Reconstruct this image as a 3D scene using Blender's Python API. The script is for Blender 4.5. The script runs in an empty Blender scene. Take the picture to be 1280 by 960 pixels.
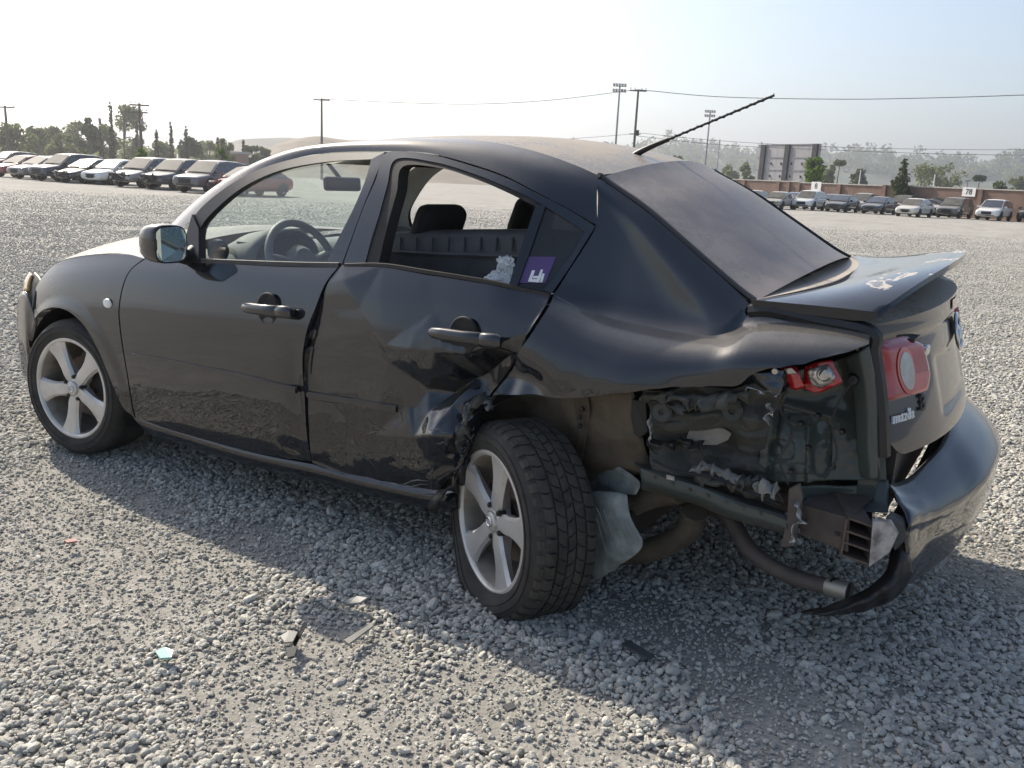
import bpy, bmesh, math, random
import numpy as np
from mathutils import Vector, Matrix, Euler
from mathutils.geometry import delaunay_2d_cdt
rnd = random.Random(7); nrg = np.random.default_rng(7)
scn = bpy.context.scene; COL = scn.collection
# ------------------------------------------------------------------ camera
CAM = np.array([3.777, -3.0895, 1.3553]); FPX = 1081.0
YAW, PITCH, ROLL = 0.55055, 0.23455, 0.04895
_f = np.array([-math.sin(YAW)*math.cos(PITCH), math.cos(YAW)*math.cos(PITCH), -math.sin(PITCH)])
_r = np.array([math.cos(YAW), math.sin(YAW), 0.]); _u = np.cross(_r, _f)
RT = math.cos(ROLL)*_r + math.sin(ROLL)*_u; UP = -math.sin(ROLL)*_r + math.cos(ROLL)*_u; FW = _f
cd = bpy.data.cameras.new('camera'); cam = bpy.data.objects.new('camera', cd); COL.objects.link(cam)
cd.sensor_fit = 'HORIZONTAL'; cd.sensor_width = 36; cd.lens = 36*FPX/1280; cd.clip_end = 9000; cd.clip_start = .05
cam.matrix_world = Matrix([[RT[0], UP[0], -FW[0], CAM[0]], [RT[1], UP[1], -FW[1], CAM[1]], [RT[2], UP[2], -FW[2], CAM[2]], [0, 0, 0, 1]])
scn.camera = cam
# ------------------------------------------------------------------ sky, sun, exposure
SUN = Vector((-1.2, .36, 1.0)).normalized()
w = bpy.data.worlds.new('World'); scn.world = w; w.use_nodes = True
nt = w.node_tree; nt.nodes.clear()
sky = nt.nodes.new('ShaderNodeTexSky'); sky.sky_type = 'NISHITA'; sky.sun_disc = False
sky.sun_elevation = math.asin(SUN.z); sky.sun_rotation = math.atan2(SUN.x, SUN.y)
sky.altitude = 300; sky.air_density = 1.0; sky.dust_density = 2.8; sky.ozone_density = 1.0
bg = nt.nodes.new('ShaderNodeBackground'); bg.inputs['Strength'].default_value = .132
wo = nt.nodes.new('ShaderNodeOutputWorld')
nt.links.new(sky.outputs[0], bg.inputs[0]); nt.links.new(bg.outputs[0], wo.inputs[0])
sl = bpy.data.lights.new('sun', 'SUN'); sl.energy = 5.0; sl.angle = math.radians(.6); sl.color = (1, .915, .78)
so = bpy.data.objects.new('sun', sl); COL.objects.link(so); so.rotation_euler = SUN.to_track_quat('Z', 'Y').to_euler()
so.location = (-12, 4, 10)
scn.view_settings.view_transform = 'Standard'; scn.view_settings.look = 'None'
scn.view_settings.exposure = 0.57; scn.view_settings.gamma = 1; scn.view_settings.use_curve_mapping = False
# ------------------------------------------------------------------ helpers
def ray(u, v): return FW + RT*(u-640)/FPX - UP*(v-480)/FPX
def PY(u, v, y): d = ray(u, v); return CAM + d*((y-CAM[1])/d[1])
def PX(u, v, x): d = ray(u, v); return CAM + d*((x-CAM[0])/d[0])
def PZ(u, v, z): d = ray(u, v); return CAM + d*((z-CAM[2])/d[2])
def at(u, v, dist): d = ray(u, v); return CAM + d*(dist/math.hypot(d[0], d[1]))
def sstep(a, b, x): t = np.clip((np.asarray(x, float)-a)/(b-a), 0, 1); return t*t*(3-2*t)
def tilt(P):                       # the car leans on its broken corner: its right side stands a little higher
    P = np.array(P, float); P[..., 2] += .045*(P[..., 1]+.8); return P
def obj(name, V, Fs, mat, parent=None, smooth=True, sharp=40):
    me = bpy.data.meshes.new(name); me.from_pydata([tuple(map(float, p)) for p in V], [], [tuple(int(i) for i in f) for f in Fs]); me.update()
    if mat is not None:
        for m in (mat if isinstance(mat, (list, tuple)) else [mat]): me.materials.append(m)
    if smooth:
        me.shade_smooth()
        if sharp: me.set_sharp_from_angle(angle=math.radians(sharp))
    o = bpy.data.objects.new(name, me); COL.objects.link(o)
    if parent is not None: put(o, parent)
    return o
def put(o, parent):
    o.parent = parent
    if 'base' in parent: o.location = (-Vector(parent['base'][:]))[:]
def empty(name, loc, label=None, cat=None, group=None):
    o = bpy.data.objects.new(name, None); COL.objects.link(o); o.location = loc; o.empty_display_size = .2
    return tag(o, label, cat, group)
def tag(o, label=None, cat=None, group=None, kind=None):
    for k, v in (('label', label), ('category', cat), ('group', group), ('kind', kind)):
        if v: o[k] = v
    return o
def quads(n, m, close_u=False, close_v=False, off=0, flip=False):
    F = []
    for i in range(n if close_u else n-1):
        for j in range(m if close_v else m-1):
            a, b, c, d = i*m+j, i*m+(j+1) % m, ((i+1) % n)*m+(j+1) % m, ((i+1) % n)*m+j
            F.append((off+a, off+d, off+c, off+b) if flip else (off+a, off+b, off+c, off+d))
    return F
def catmull(P, n, closed=False):
    P = np.asarray(P, float)
    if closed: Q = np.vstack([P[-1:], P, P[:2]])
    else: Q = np.vstack([2*P[0]-P[1], P, 2*P[-1]-P[-2]])
    k = len(Q)-3; out = []
    seg = np.linalg.norm(np.diff(Q, axis=0), axis=1)[1:-1]; cs = np.concatenate([[0], np.cumsum(seg)]); tot = cs[-1]
    for s in np.linspace(0, tot, n, endpoint=not closed):
        i = min(int(np.searchsorted(cs, s, 'right')-1), k-1); t = (s-cs[i])/max(seg[i], 1e-9)
        p0, p1, p2, p3 = Q[i:i+4]
        out.append(.5*((2*p1)+(-p0+p2)*t+(2*p0-5*p1+4*p2-p3)*t*t+(-p0+3*p1-3*p2+p3)*t**3))
    return np.array(out)
def resamp(P, n):
    P = np.asarray(P, float); s = np.concatenate([[0], np.cumsum(np.linalg.norm(np.diff(P, axis=0), axis=1))])
    t = np.linspace(0, s[-1], n); return np.stack([np.interp(t, s, P[:, k]) for k in range(P.shape[1])], 1)
def coons(L, Rr, B, T):            # left, right (bottom to top), bottom, top (left to right); equal counts
    m, n = len(L), len(B); v = np.linspace(0, 1, m)[:, None, None]; u = np.linspace(0, 1, n)[None, :, None]
    return ((1-u)*L[:, None]+u*Rr[:, None]+(1-v)*B[None]+v*T[None]
            -((1-u)*(1-v)*B[0]+u*(1-v)*B[-1]+(1-u)*v*T[0]+u*v*T[-1]))
def loft(rows, n, m):              # control rows (each a list of 3D points) -> smooth grid n x m
    A = np.array([catmull(r, m) for r in rows]); return np.stack([catmull(A[:, j], n) for j in range(m)], 1)
def gridobj(name, G, mat, parent=None, skirt=None, flip=False, sharp=50, thick=0):
    G = np.asarray(G, float); n, m = G.shape[:2]; V = list(G.reshape(-1, 3)); F = quads(n, m, flip=flip)
    if skirt is not None:
        ring = [i*m for i in range(n)]+[(n-1)*m+j for j in range(1, m)]+[i*m+m-1 for i in range(n-2, -1, -1)]+[j for j in range(m-2, 0, -1)]
        b = len(V); sk = np.asarray(skirt, float)
        V += [V[i]+sk for i in ring]; k = len(ring)
        for i in range(k): F.append((ring[i], ring[(i+1) % k], b+(i+1) % k, b+i))
    o = obj(name, V, F, mat, parent, sharp=sharp)
    if thick:
        md = o.modifiers.new('solid', 'SOLIDIFY'); md.thickness = thick; md.offset = 0
    return o
def tube(path, r, n=8, cap=True, rz=None):
    P = np.asarray(path, float); k = len(P); r = np.broadcast_to(np.asarray(r, float), (k,)); V = []; F = []
    T = np.gradient(P, axis=0); T /= np.linalg.norm(T, axis=1)[:, None]
    a = np.array([0, 0, 1.]) if abs(T[0, 2]) < .9 else np.array([1., 0, 0]); N = np.cross(T[0], a); N /= np.linalg.norm(N)
    for i in range(k):
        N = N-T[i]*(N@T[i]); N /= np.linalg.norm(N); Bn = np.cross(T[i], N)
        for j in range(n):
            t = 2*math.pi*j/n; V.append(P[i]+r[i]*(math.cos(t)*N+math.sin(t)*Bn*(rz or 1)))
    F = quads(k, n, close_v=True)
    if cap: F += [tuple(range(n-1, -1, -1)), tuple((k-1)*n+j for j in range(n))]
    return V, F
def box(c, s, R=None):
    c = np.array(c, float); V = []
    for x in (-.5, .5):
        for y in (-.5, .5):
            for z in (-.5, .5):
                p = np.array([x*s[0], y*s[1], z*s[2]]); V.append(c+(R@p if R is not None else p))
    return V, [(0, 1, 3, 2), (4, 6, 7, 5), (0, 4, 5, 1), (2, 3, 7, 6), (0, 2, 6, 4), (1, 5, 7, 3)]
def join(*parts):
    V = []; F = []
    for v, f in parts:
        b = len(V); V += [np.asarray(p, float) for p in v]; F += [tuple(i+b for i in q) for q in f]
    return V, F
def prism(poly, n, t):             # planar 3D polygon extruded along n*t
    poly = [np.asarray(p, float) for p in poly]; k = len(poly); n = np.asarray(n, float); V = poly+[p+n*t for p in poly]
    return V, [tuple(range(k-1, -1, -1)), tuple(range(k, 2*k))]+[(i, (i+1) % k, k+(i+1) % k, k+i) for i in range(k)]
def lathe(prof, n, c=(0, 0, 0), axis='y'):
    V = []
    for r, h in prof:
        for j in range(n):
            t = 2*math.pi*j/n; a, b = r*math.cos(t), r*math.sin(t)
            V.append(np.array([a, h, b] if axis == 'y' else [a, b, h])+np.array(c))
    return V, quads(len(prof), n, close_v=True)
def bevel(o, w, seg=2):
    md = o.modifiers.new('bevel', 'BEVEL'); md.width = w; md.segments = seg; md.limit_method = 'ANGLE'; md.angle_limit = math.radians(35); return o
def vnoise(P, f, seed=0):          # cheap smooth noise from sums of sines
    P = np.asarray(P, float)*f; g = np.random.default_rng(seed); o = np.zeros(P.shape[:-1])
    for k in range(6):
        d = g.normal(size=P.shape[-1]); o += np.sin(P@d*(1+.5*k)+g.uniform(0, 6.28))/(1+.5*k)
    return o/2.5
# ------------------------------------------------------------------ materials
def nmat(name):
    m = bpy.data.materials.new(name); m.use_nodes = True; t = m.node_tree; return m, t, t.nodes['Principled BSDF']
def N(t, typ, **kw):
    n = t.nodes.new('ShaderNode'+typ)
    for k, v in kw.items():
        if k.startswith('i_'): n.inputs[k[2:].replace('_', ' ')].default_value = v
        else: setattr(n, k, v)
    return n
def ramp(t, src, stops):
    r = t.nodes.new('ShaderNodeValToRGB'); t.links.new(src, r.inputs[0]); e = r.color_ramp.elements
    while len(e) < len(stops): e.new(.5)
    for el, (p, c) in zip(e, stops): el.position = p; el.color = (c if len(c) == 4 else (*c, 1)) if hasattr(c, '__len__') else (c, c, c, 1)
    return r
def mixc(t, fac, a, b):
    m = t.nodes.new('ShaderNodeMix'); m.data_type = 'RGBA'
    for s, i in ((fac, 0), (a, 6), (b, 7)):
        if hasattr(s, 'node'): t.links.new(s, m.inputs[i])
        elif i == 0: m.inputs[0].default_value = s
        else: m.inputs[i].default_value = (*s, 1)
    return m.outputs[2]
def math_(t, op, a, b=0.0):
    m = t.nodes.new('ShaderNodeMath'); m.operation = op
    for s, i in ((a, 0), (b, 1)):
        if hasattr(s, 'node'): t.links.new(s, m.inputs[i])
        else: m.inputs[i].default_value = s
    return m.outputs[0]
def noise(t, scale, detail=4, rough=.55, coord='Object', stretch=None):
    tc = t.nodes.new('ShaderNodeTexCoord'); n = t.nodes.new('ShaderNodeTexNoise'); n.inputs['Scale'].default_value = scale
    n.inputs['Detail'].default_value = detail; n.inputs['Roughness'].default_value = rough
    if stretch:
        mp = t.nodes.new('ShaderNodeMapping'); mp.inputs['Scale'].default_value = stretch
        t.links.new(tc.outputs[coord], mp.inputs[0]); t.links.new(mp.outputs[0], n.inputs['Vector'])
    else: t.links.new(tc.outputs[coord], n.inputs['Vector'])
    return n.outputs['Fac']
def bump(t, b, h, strength=.3, dist=.01):
    n = t.nodes.new('ShaderNodeBump'); n.inputs['Strength'].default_value = strength; n.inputs['Distance'].default_value = dist
    t.links.new(h, n.inputs['Height']); t.links.new(n.outputs[0], b.inputs['Normal']); return n
def simple(name, c, rough=.5, metal=0, coat=0, bmp=0, bscale=60, var=.25, vscale=12, spec=.5):
    m, t, b = nmat(name); b.inputs['Roughness'].default_value = rough; b.inputs['Metallic'].default_value = metal
    b.inputs['Coat Weight'].default_value = coat; b.inputs['Coat Roughness'].default_value = .05
    b.inputs['Specular IOR Level'].default_value = spec
    nz = noise(t, vscale); r = ramp(t, nz, [(.25, tuple(x*(1-var) for x in c)), (.75, tuple(min(1, x*(1+var)) for x in c))])
    t.links.new(r.outputs[0], b.inputs['Base Color'])
    if bmp: bump(t, b, noise(t, bscale, 3), bmp, .004)
    return m
def dusty(name, c, dust=(.42, .38, .32), rough=.3, coat=1., amt=.6, lo=.55, hi=1., base_dust=.08, metal=0., speck=.25):
    """car paint with road dust that has settled on faces turned upwards"""
    m, t, b = nmat(name)
    geo = t.nodes.new('ShaderNodeNewGeometry'); sx = t.nodes.new('ShaderNodeSeparateXYZ'); t.links.new(geo.outputs['Normal'], sx.inputs[0])
    mr = t.nodes.new('ShaderNodeMapRange'); mr.interpolation_type = 'SMOOTHSTEP'
    t.links.new(math_(t, 'ABSOLUTE', sx.outputs['Z']), mr.inputs[0]); mr.inputs[1].default_value = lo; mr.inputs[2].default_value = hi
    mr.inputs[3].default_value = base_dust; mr.inputs[4].default_value = amt
    n1 = noise(t, 5, 6, .6); n2 = noise(t, 90, 3, .6)
    k = math_(t, 'MULTIPLY', mr.outputs[0], ramp(t, n1, [(.25, .55), (.7, 1.25)]).outputs[0])
    k = math_(t, 'MULTIPLY', k, ramp(t, n2, [(.3, 1-speck), (.7, 1+speck)]).outputs[0])
    k = math_(t, 'MINIMUM', k, 1.)
    t.links.new(mixc(t, k, c, dust), b.inputs['Base Color'])
    t.links.new(math_(t, 'MULTIPLY', math_(t, 'SUBTRACT', 1., k), metal), b.inputs['Metallic'])
    t.links.new(math_(t, 'ADD', math_(t, 'MULTIPLY', k, .5), rough), b.inputs['Roughness'])
    t.links.new(math_(t, 'MULTIPLY', math_(t, 'SUBTRACT', 1., k), coat), b.inputs['Coat Weight'])
    t.links.new(math_(t, 'ADD', math_(t, 'MULTIPLY', k, .35), .03), b.inputs['Coat Roughness'])
    b.inputs['Coat IOR'].default_value = 1.68; b.inputs['Specular IOR Level'].default_value = .08
    return m
def glass(name, tint, dust=.0, dustc=(.4, .37, .32)):
    """thin pane: tinted see-through plus mirror reflection and a film of dust"""
    m, t, b = nmat(name); t.nodes.remove(b); out = t.nodes['Material Output']
    tr = N(t, 'BsdfTransparent'); tr.inputs[0].default_value = (*tint, 1)
    gl = N(t, 'BsdfGlossy'); gl.inputs['Roughness'].default_value = .01
    ge = N(t, 'NewGeometry'); dt = N(t, 'VectorMath', operation='DOT_PRODUCT'); t.links.new(ge.outputs['Incoming'], dt.inputs[0]); t.links.new(ge.outputs['Normal'], dt.inputs[1])
    c_ = math_(t, 'SUBTRACT', 1., math_(t, 'ABSOLUTE', dt.outputs['Value'])); fr = math_(t, 'ADD', math_(t, 'MULTIPLY', math_(t, 'POWER', c_, 5.), .9), .06)
    mx = N(t, 'MixShader'); t.links.new(fr, mx.inputs[0]); t.links.new(tr.outputs[0], mx.inputs[1]); t.links.new(gl.outputs[0], mx.inputs[2])
    last = mx
    if dust:
        df = N(t, 'BsdfDiffuse'); df.inputs[0].default_value = (*dustc, 1); m2 = N(t, 'MixShader')
        n1 = noise(t, 6, 5, .6); t.links.new(math_(t, 'MULTIPLY', ramp(t, n1, [(.2, .6), (.8, 1.3)]).outputs[0], dust), m2.inputs[0])
        t.links.new(mx.outputs[0], m2.inputs[1]); t.links.new(df.outputs[0], m2.inputs[2]); last = m2
    t.links.new(last.outputs[0], out.inputs[0]); return m
M = {}
M['paint'] = dusty('charcoal_paint', (.006, .008, .012), rough=.30, amt=.30, lo=.70, hi=1.0, base_dust=.012, metal=.0, speck=.10)
M['paint_clean'] = dusty('charcoal_paint_low', (.006, .008, .012), rough=.30, amt=.3, lo=.8, hi=1.0, base_dust=.006, metal=.0)
M['inner'] = dusty('inner_green_black', (.040, .056, .052), rough=.42, coat=.5, amt=.35, lo=.4, hi=1., base_dust=.12, dust=(.2, .18, .15))
M['torn'] = dusty('torn_dirty_steel', (.045, .050, .050), rough=.5, coat=.15, amt=.45, lo=.3, hi=1., base_dust=.2, dust=(.16, .145, .12))
M['mud'] = simple('mud_coated_steel', (.11, .088, .062), .85, bmp=.5, bscale=40, var=.45, vscale=9)
M['bare'] = simple('bright_torn_edge', (.42, .42, .4), .4, .6, bmp=.4, bscale=30, var=.4)
M['black'] = simple('black_plastic', (.012, .012, .013), .45, bmp=.1, bscale=300)
M['blackgloss'] = simple('black_gloss_trim', (.008, .008, .009), .15, coat=.5)
M['rubber'] = simple('black_rubber', (.018, .017, .016), .75, bmp=.2, bscale=80, var=.35)
M['tyre'] = simple('dusty_tyre_rubber', (.036, .033, .029), .85, bmp=.25, bscale=60, var=.5, vscale=14)
M['tyre_dirt'] = simple('dirty_tread_rubber', (.045, .041, .034), .9, bmp=.4, bscale=90, var=.55, vscale=16)
M['alloy'] = simple('dusty_silver_alloy', (.58, .56, .53), .42, .55, var=.2, vscale=8, bmp=.05)
M['alloy_dirt'] = simple('grimy_alloy_barrel', (.28, .25, .21), .6, .3, var=.4, vscale=14)
M['disc'] = simple('rusty_brake_disc', (.16, .12, .095), .6, .5, var=.4)
M['darkmetal'] = simple('dark_metal', (.05, .048, .046), .5, .6)
M['rust'] = simple('rusty_pipe', (.10, .082, .072), .7, .3, bmp=.3, var=.4, vscale=10)
M['steel'] = simple('dull_steel', (.34, .32, .28), .5, .7, var=.2)
M['red'] = simple('red_lens', (.34, .008, .010), .12, coat=1., var=.12, spec=.6)
M['redlow'] = simple('pink_red_lens', (.50, .075, .055), .15, coat=1., var=.12)
M['amber'] = simple('amber_lens', (.42, .24, .07), .15, coat=1., var=.1)
M['clear'] = simple('clear_lamp_lens', (.40, .38, .35), .15, .6, coat=1., var=.25, vscale=30)
M['white'] = simple('white_plastic', (.78, .78, .76), .4, var=.05)
M['chrome'] = simple('worn_chrome', (.62, .63, .64), .22, .95, var=.1)
M['seat'] = simple('black_seat_fabric', (.02, .02, .021), .95, bmp=.4, bscale=400)
M['trim'] = simple('dark_grey_trim', (.05, .051, .054), .7, bmp=.15, bscale=300)
M['trimlight'] = simple('beige_pillar_trim', (.42, .40, .36), .8, bmp=.1, bscale=200, var=.08)
M['glass'] = glass('side_glass', (.92, .98, .95), .03, (.5, .5, .47))
M['wind'] = glass('windscreen_glass', (.92, .98, .95), .03, (.5, .48, .42))
M['tint'] = glass('dark_tinted_glass', (.02, .02, .024), .05)
M['mirror'] = simple('mirror_glass', (.62, .72, .70), .03, 1., var=.03)
M['sticker'] = simple('purple_sticker', (.085, .05, .17), .5, var=.2)
M['foam'] = simple('scraped_primer_plate', (.36, .32, .29), .8, bmp=.5, bscale=30, var=.75, vscale=26)
M['film'] = simple('grimy_liner_felt', (.24, .26, .24), .7, bmp=.6, bscale=22, var=.5, vscale=18)
M['badge'] = M['chrome']
# ------------------------------------------------------------------ ground, gravel, hills, haze
def gz(x, y):
    x = np.asarray(x, float); y = np.asarray(y, float); r = np.hypot(x-CAM[0], y-CAM[1]); P = np.stack([x, y], -1)
    return -.22*sstep(9, 36, r)+.010*vnoise(P, 1.6, 41)*sstep(40, 12, r)-.012
def gp(u, v, zg=-.23): p = PZ(u, v, zg); return p
PATCH = [(150, 745, .45), (390, 860, .42), (470, 905, .30), (620, 870, .22), (880, 800, .16), (930, 850, .20), (985, 905, .24), (800, 770, .2), (60, 700, .5), (250, 690, .35), (1230, 700, .35), (700, 905, .2), (30, 610, .5), (120, 640, .45)]
PATCH = [(*PZ(u, v, 0)[:2], r) for u, v, r in PATCH]
def dirt(x, y):                    # 1 where fines have packed between the stones
    P = np.stack([x, y], -1); n = vnoise(P, 2.1, 77)*.6+vnoise(P, 5.5, 78)*.35; d = sstep(.5, 1.1, n)*.55
    for a, b, r in PATCH:
        q = np.hypot(x-a, y-b)/r+.35*vnoise(P, 7, 5); d = np.maximum(d, sstep(1.15, .6, q))
    # wheel tracks behind the car
    for y0 in (-1.34,): q = np.abs(y-y0-.05*np.sin(x*1.7)-.10*(x-3))/.07+.3*vnoise(P, 8, 6); d = np.maximum(d, .9*sstep(1.3, .7, q)*sstep(2.4, 2.8, x)*sstep(4.6, 4.0, x))
    return d
rs = np.concatenate([np.linspace(.3, 12, 90), np.geomspace(12.3, 2600, 60)]); th = np.linspace(0, 2*math.pi, 181)[:-1]
Rg, Tg = np.meshgrid(rs, th, indexing='ij'); Xg = CAM[0]+Rg*np.cos(Tg); Yg = CAM[1]+Rg*np.sin(Tg); Zg = gz(Xg, Yg)
V = list(np.stack([Xg, Yg, Zg], -1).reshape(-1, 3)); F = quads(len(rs), 180, close_v=True); V.append(np.array([CAM[0], CAM[1], -.012])); F += [(len(V)-1, i, (i+1) % 180) for i in range(180)]
m, t, b = nmat('gravel_ground'); b.inputs['Roughness'].default_value = .95; b.inputs['Specular IOR Level'].default_value = .15
tc = N(t, 'TexCoord'); vo = N(t, 'TexVoronoi'); vo.inputs['Scale'].default_value = 75; t.links.new(tc.outputs['Object'], vo.inputs['Vector'])
big = noise(t, .35, 6, .6); mid = noise(t, 2.2, 6, .65, stretch=(1, 1, 1)); fine = noise(t, 160, 4, .7); trk = noise(t, .9, 5, .6, stretch=(.15, 1.0, 1))
c1 = ramp(t, big, [(.3, (.34, .325, .293)), (.7, (.42, .40, .362))]).outputs[0]
c2 = mixc(t, ramp(t, mid, [(.35, 0.), (.75, .6)]).outputs[0], c1, (.46, .44, .395))
c3 = mixc(t, ramp(t, vo.outputs['Color'], [(.2, 0.), (.9, .55)]).outputs[0], c2, (.22, .21, .19))
c4 = mixc(t, ramp(t, trk, [(.45, 0.), (.62, .45)]).outputs[0], c3, (.46, .44, .395))
spk = noise(t, 9, 6, .75); c4 = mixc(t, ramp(t, spk, [(.42, .55), (.56, 0.)]).outputs[0], c4, (.19, .18, .165)); sp2 = noise(t, .8, 7, .75, stretch=(1, .4, 1)); c4 = mixc(t, ramp(t, sp2, [(.36, .55), (.56, 0.)]).outputs[0], c4, (.20, .19, .17))
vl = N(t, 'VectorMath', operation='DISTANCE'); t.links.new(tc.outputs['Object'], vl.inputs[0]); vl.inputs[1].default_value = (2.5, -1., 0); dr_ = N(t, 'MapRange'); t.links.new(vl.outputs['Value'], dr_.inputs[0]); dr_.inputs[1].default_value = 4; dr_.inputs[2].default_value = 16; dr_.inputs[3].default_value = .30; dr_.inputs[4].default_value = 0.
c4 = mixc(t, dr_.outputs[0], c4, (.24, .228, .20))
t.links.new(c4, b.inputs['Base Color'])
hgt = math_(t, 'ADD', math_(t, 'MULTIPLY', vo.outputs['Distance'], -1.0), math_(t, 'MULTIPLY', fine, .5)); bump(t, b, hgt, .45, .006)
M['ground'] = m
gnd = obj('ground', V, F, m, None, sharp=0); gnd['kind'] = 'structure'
# loose stones: points carrying size, turn and shape, instanced by geometry nodes
def stones(r0, r1, dens, smin, smax, seed, end=1.):
    g = np.random.default_rng(seed); a0, a1 = YAW+math.radians(38), YAW-math.radians(47)
    area = (a0-a1)/2*(r1*r1-r0*r0); n = int(area*dens); r = np.sqrt(g.uniform(r0*r0, r1*r1, n)); a = g.uniform(a1, a0, n)
    x = CAM[0]-r*np.sin(a); y = CAM[1]+r*np.cos(a); d = dirt(x, y); keep = (g.random(n) > d*(.45 if smax > .01 else -.5)) & (g.random(n) < 1+(end-1)*(r-r0)/(r1-r0))
    x, y, d, r = x[keep], y[keep], d[keep], r[keep]; s = smin+(smax-smin)*g.beta(1.5, 3.2, len(x)); s = s*(1-.35*d)
    z = gz(x, y)+s*(.30-.55*d*g.random(len(x)))+.006*g.random(len(x)); return np.stack([x, y, z], -1), s
sets = [stones(1.6, 5.0, 4800, .0045, .0165, 1), stones(5.0, 9.0, 3200, .005, .0165, 2, .4), stones(9.0, 16, 1150, .006, .017, 3, .33), stones(16, 27, 380, .007, .018, 4, .35), stones(27, 46, 130, .009, .020, 7, .0), stones(1.6, 12, 14, .016, .028, 5), stones(1.6, 4.6, 3800, .0025, .0065, 6)]
SP = np.vstack([s[0] for s in sets]); SS = np.concatenate([s[1] for s in sets]); n = len(SP); g = np.random.default_rng(99)
me = bpy.data.meshes.new('gravel'); me.vertices.add(n); me.vertices.foreach_set('co', SP.astype(np.float32).ravel())
at_ = me.attributes.new('rot', 'FLOAT_VECTOR', 'POINT'); at_.data.foreach_set('vector', np.stack([g.normal(0, .35, n), g.normal(0, .35, n), g.uniform(0, 6.28, n)], -1).astype(np.float32).ravel())
at_ = me.attributes.new('sca', 'FLOAT_VECTOR', 'POINT'); at_.data.foreach_set('vector', (SS[:, None]*np.stack([g.uniform(.85, 1.45, n), g.uniform(.7, 1.05, n), g.uniform(.5, .85, n)], -1)).astype(np.float32).ravel())
at_ = me.attributes.new('pick', 'INT', 'POINT'); at_.data.foreach_set('value', g.integers(0, 6, n).astype(np.int32))
gravel = bpy.data.objects.new('gravel', me); COL.objects.link(gravel); gravel['kind'] = 'stuff'; gravel['label'] = 'loose grey-beige crushed stones covering the whole yard'; gravel['category'] = 'gravel'
m, t, b = nmat('gravel_stone'); b.inputs['Roughness'].default_value = .9; b.inputs['Specular IOR Level'].default_value = .2
oi = N(t, 'ObjectInfo'); col_ = ramp(t, oi.outputs['Random'], [(0, (.22, .215, .20)), (.15, (.37, .356, .318)), (.5, (.48, .463, .41)), (.8, (.56, .54, .475)), (.95, (.66, .64, .57)), (1., (.48, .41, .34))]).outputs[0]
t.links.new(mixc(t, ramp(t, noise(t, 1.4, 4), [(.3, 0.), (.8, .4)]).outputs[0], col_, (.42, .385, .335)), b.inputs['Base Color']); bump(t, b, noise(t, 3, 4), .35, .15); M['stone'] = m
ng = bpy.data.node_groups.new('stone_scatter', 'GeometryNodeTree'); ng.interface.new_socket('Geometry', in_out='INPUT', socket_type='NodeSocketGeometry'); ng.interface.new_socket('Geometry', in_out='OUTPUT', socket_type='NodeSocketGeometry')
nn, lk = ng.nodes, ng.links.new; gi = nn.new('NodeGroupInput'); go = nn.new('NodeGroupOutput'); iop = nn.new('GeometryNodeInstanceOnPoints'); g2i = nn.new('GeometryNodeGeometryToInstance')
for k in range(6):
    ic = nn.new('GeometryNodeMeshIcoSphere'); ic.inputs['Radius'].default_value = 1; ic.inputs['Subdivisions'].default_value = 3 if k % 2 else 2
    sp_ = nn.new('GeometryNodeSetPosition'); nz = nn.new('ShaderNodeTexNoise'); nz.noise_dimensions = '4D'; nz.inputs['W'].default_value = k*3.7; nz.inputs['Scale'].default_value = .85; nz.inputs['Detail'].default_value = 1.5
    sub = nn.new('ShaderNodeVectorMath'); sub.operation = 'SUBTRACT'; sub.inputs[1].default_value = (.5, .5, .5); mul = nn.new('ShaderNodeVectorMath'); mul.operation = 'SCALE'; mul.inputs['Scale'].default_value = 1.35
    lk(nz.outputs['Color'], sub.inputs[0]); lk(sub.outputs[0], mul.inputs[0]); lk(mul.outputs[0], sp_.inputs['Offset']); lk(ic.outputs['Mesh'], sp_.inputs['Geometry'])
    sm_ = nn.new('GeometryNodeSetShadeSmooth'); sm_.inputs['Shade Smooth'].default_value = bool(k % 2); lk(sp_.outputs[0], sm_.inputs[0])
    mt = nn.new('GeometryNodeSetMaterial'); mt.inputs['Material'].default_value = M['stone']; lk(sm_.outputs[0], mt.inputs[0]); lk(mt.outputs[0], g2i.inputs[0])
def na(name, typ):
    q = nn.new('GeometryNodeInputNamedAttribute'); q.data_type = typ; q.inputs['Name'].default_value = name; return next(o for o in q.outputs if o.enabled and o.name == 'Attribute')
e2r = nn.new('FunctionNodeEulerToRotation'); lk(na('rot', 'FLOAT_VECTOR'), e2r.inputs[0])
lk(gi.outputs[0], iop.inputs['Points']); lk(g2i.outputs[0], iop.inputs['Instance']); iop.inputs['Pick Instance'].default_value = True
lk(na('pick', 'INT'), iop.inputs['Instance Index']); lk(e2r.outputs[0], iop.inputs['Rotation']); lk(na('sca', 'FLOAT_VECTOR'), iop.inputs['Scale']); lk(iop.outputs[0], go.inputs[0])
md = gravel.modifiers.new('scatter', 'NODES'); md.node_group = ng
print('stones', n)
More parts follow.
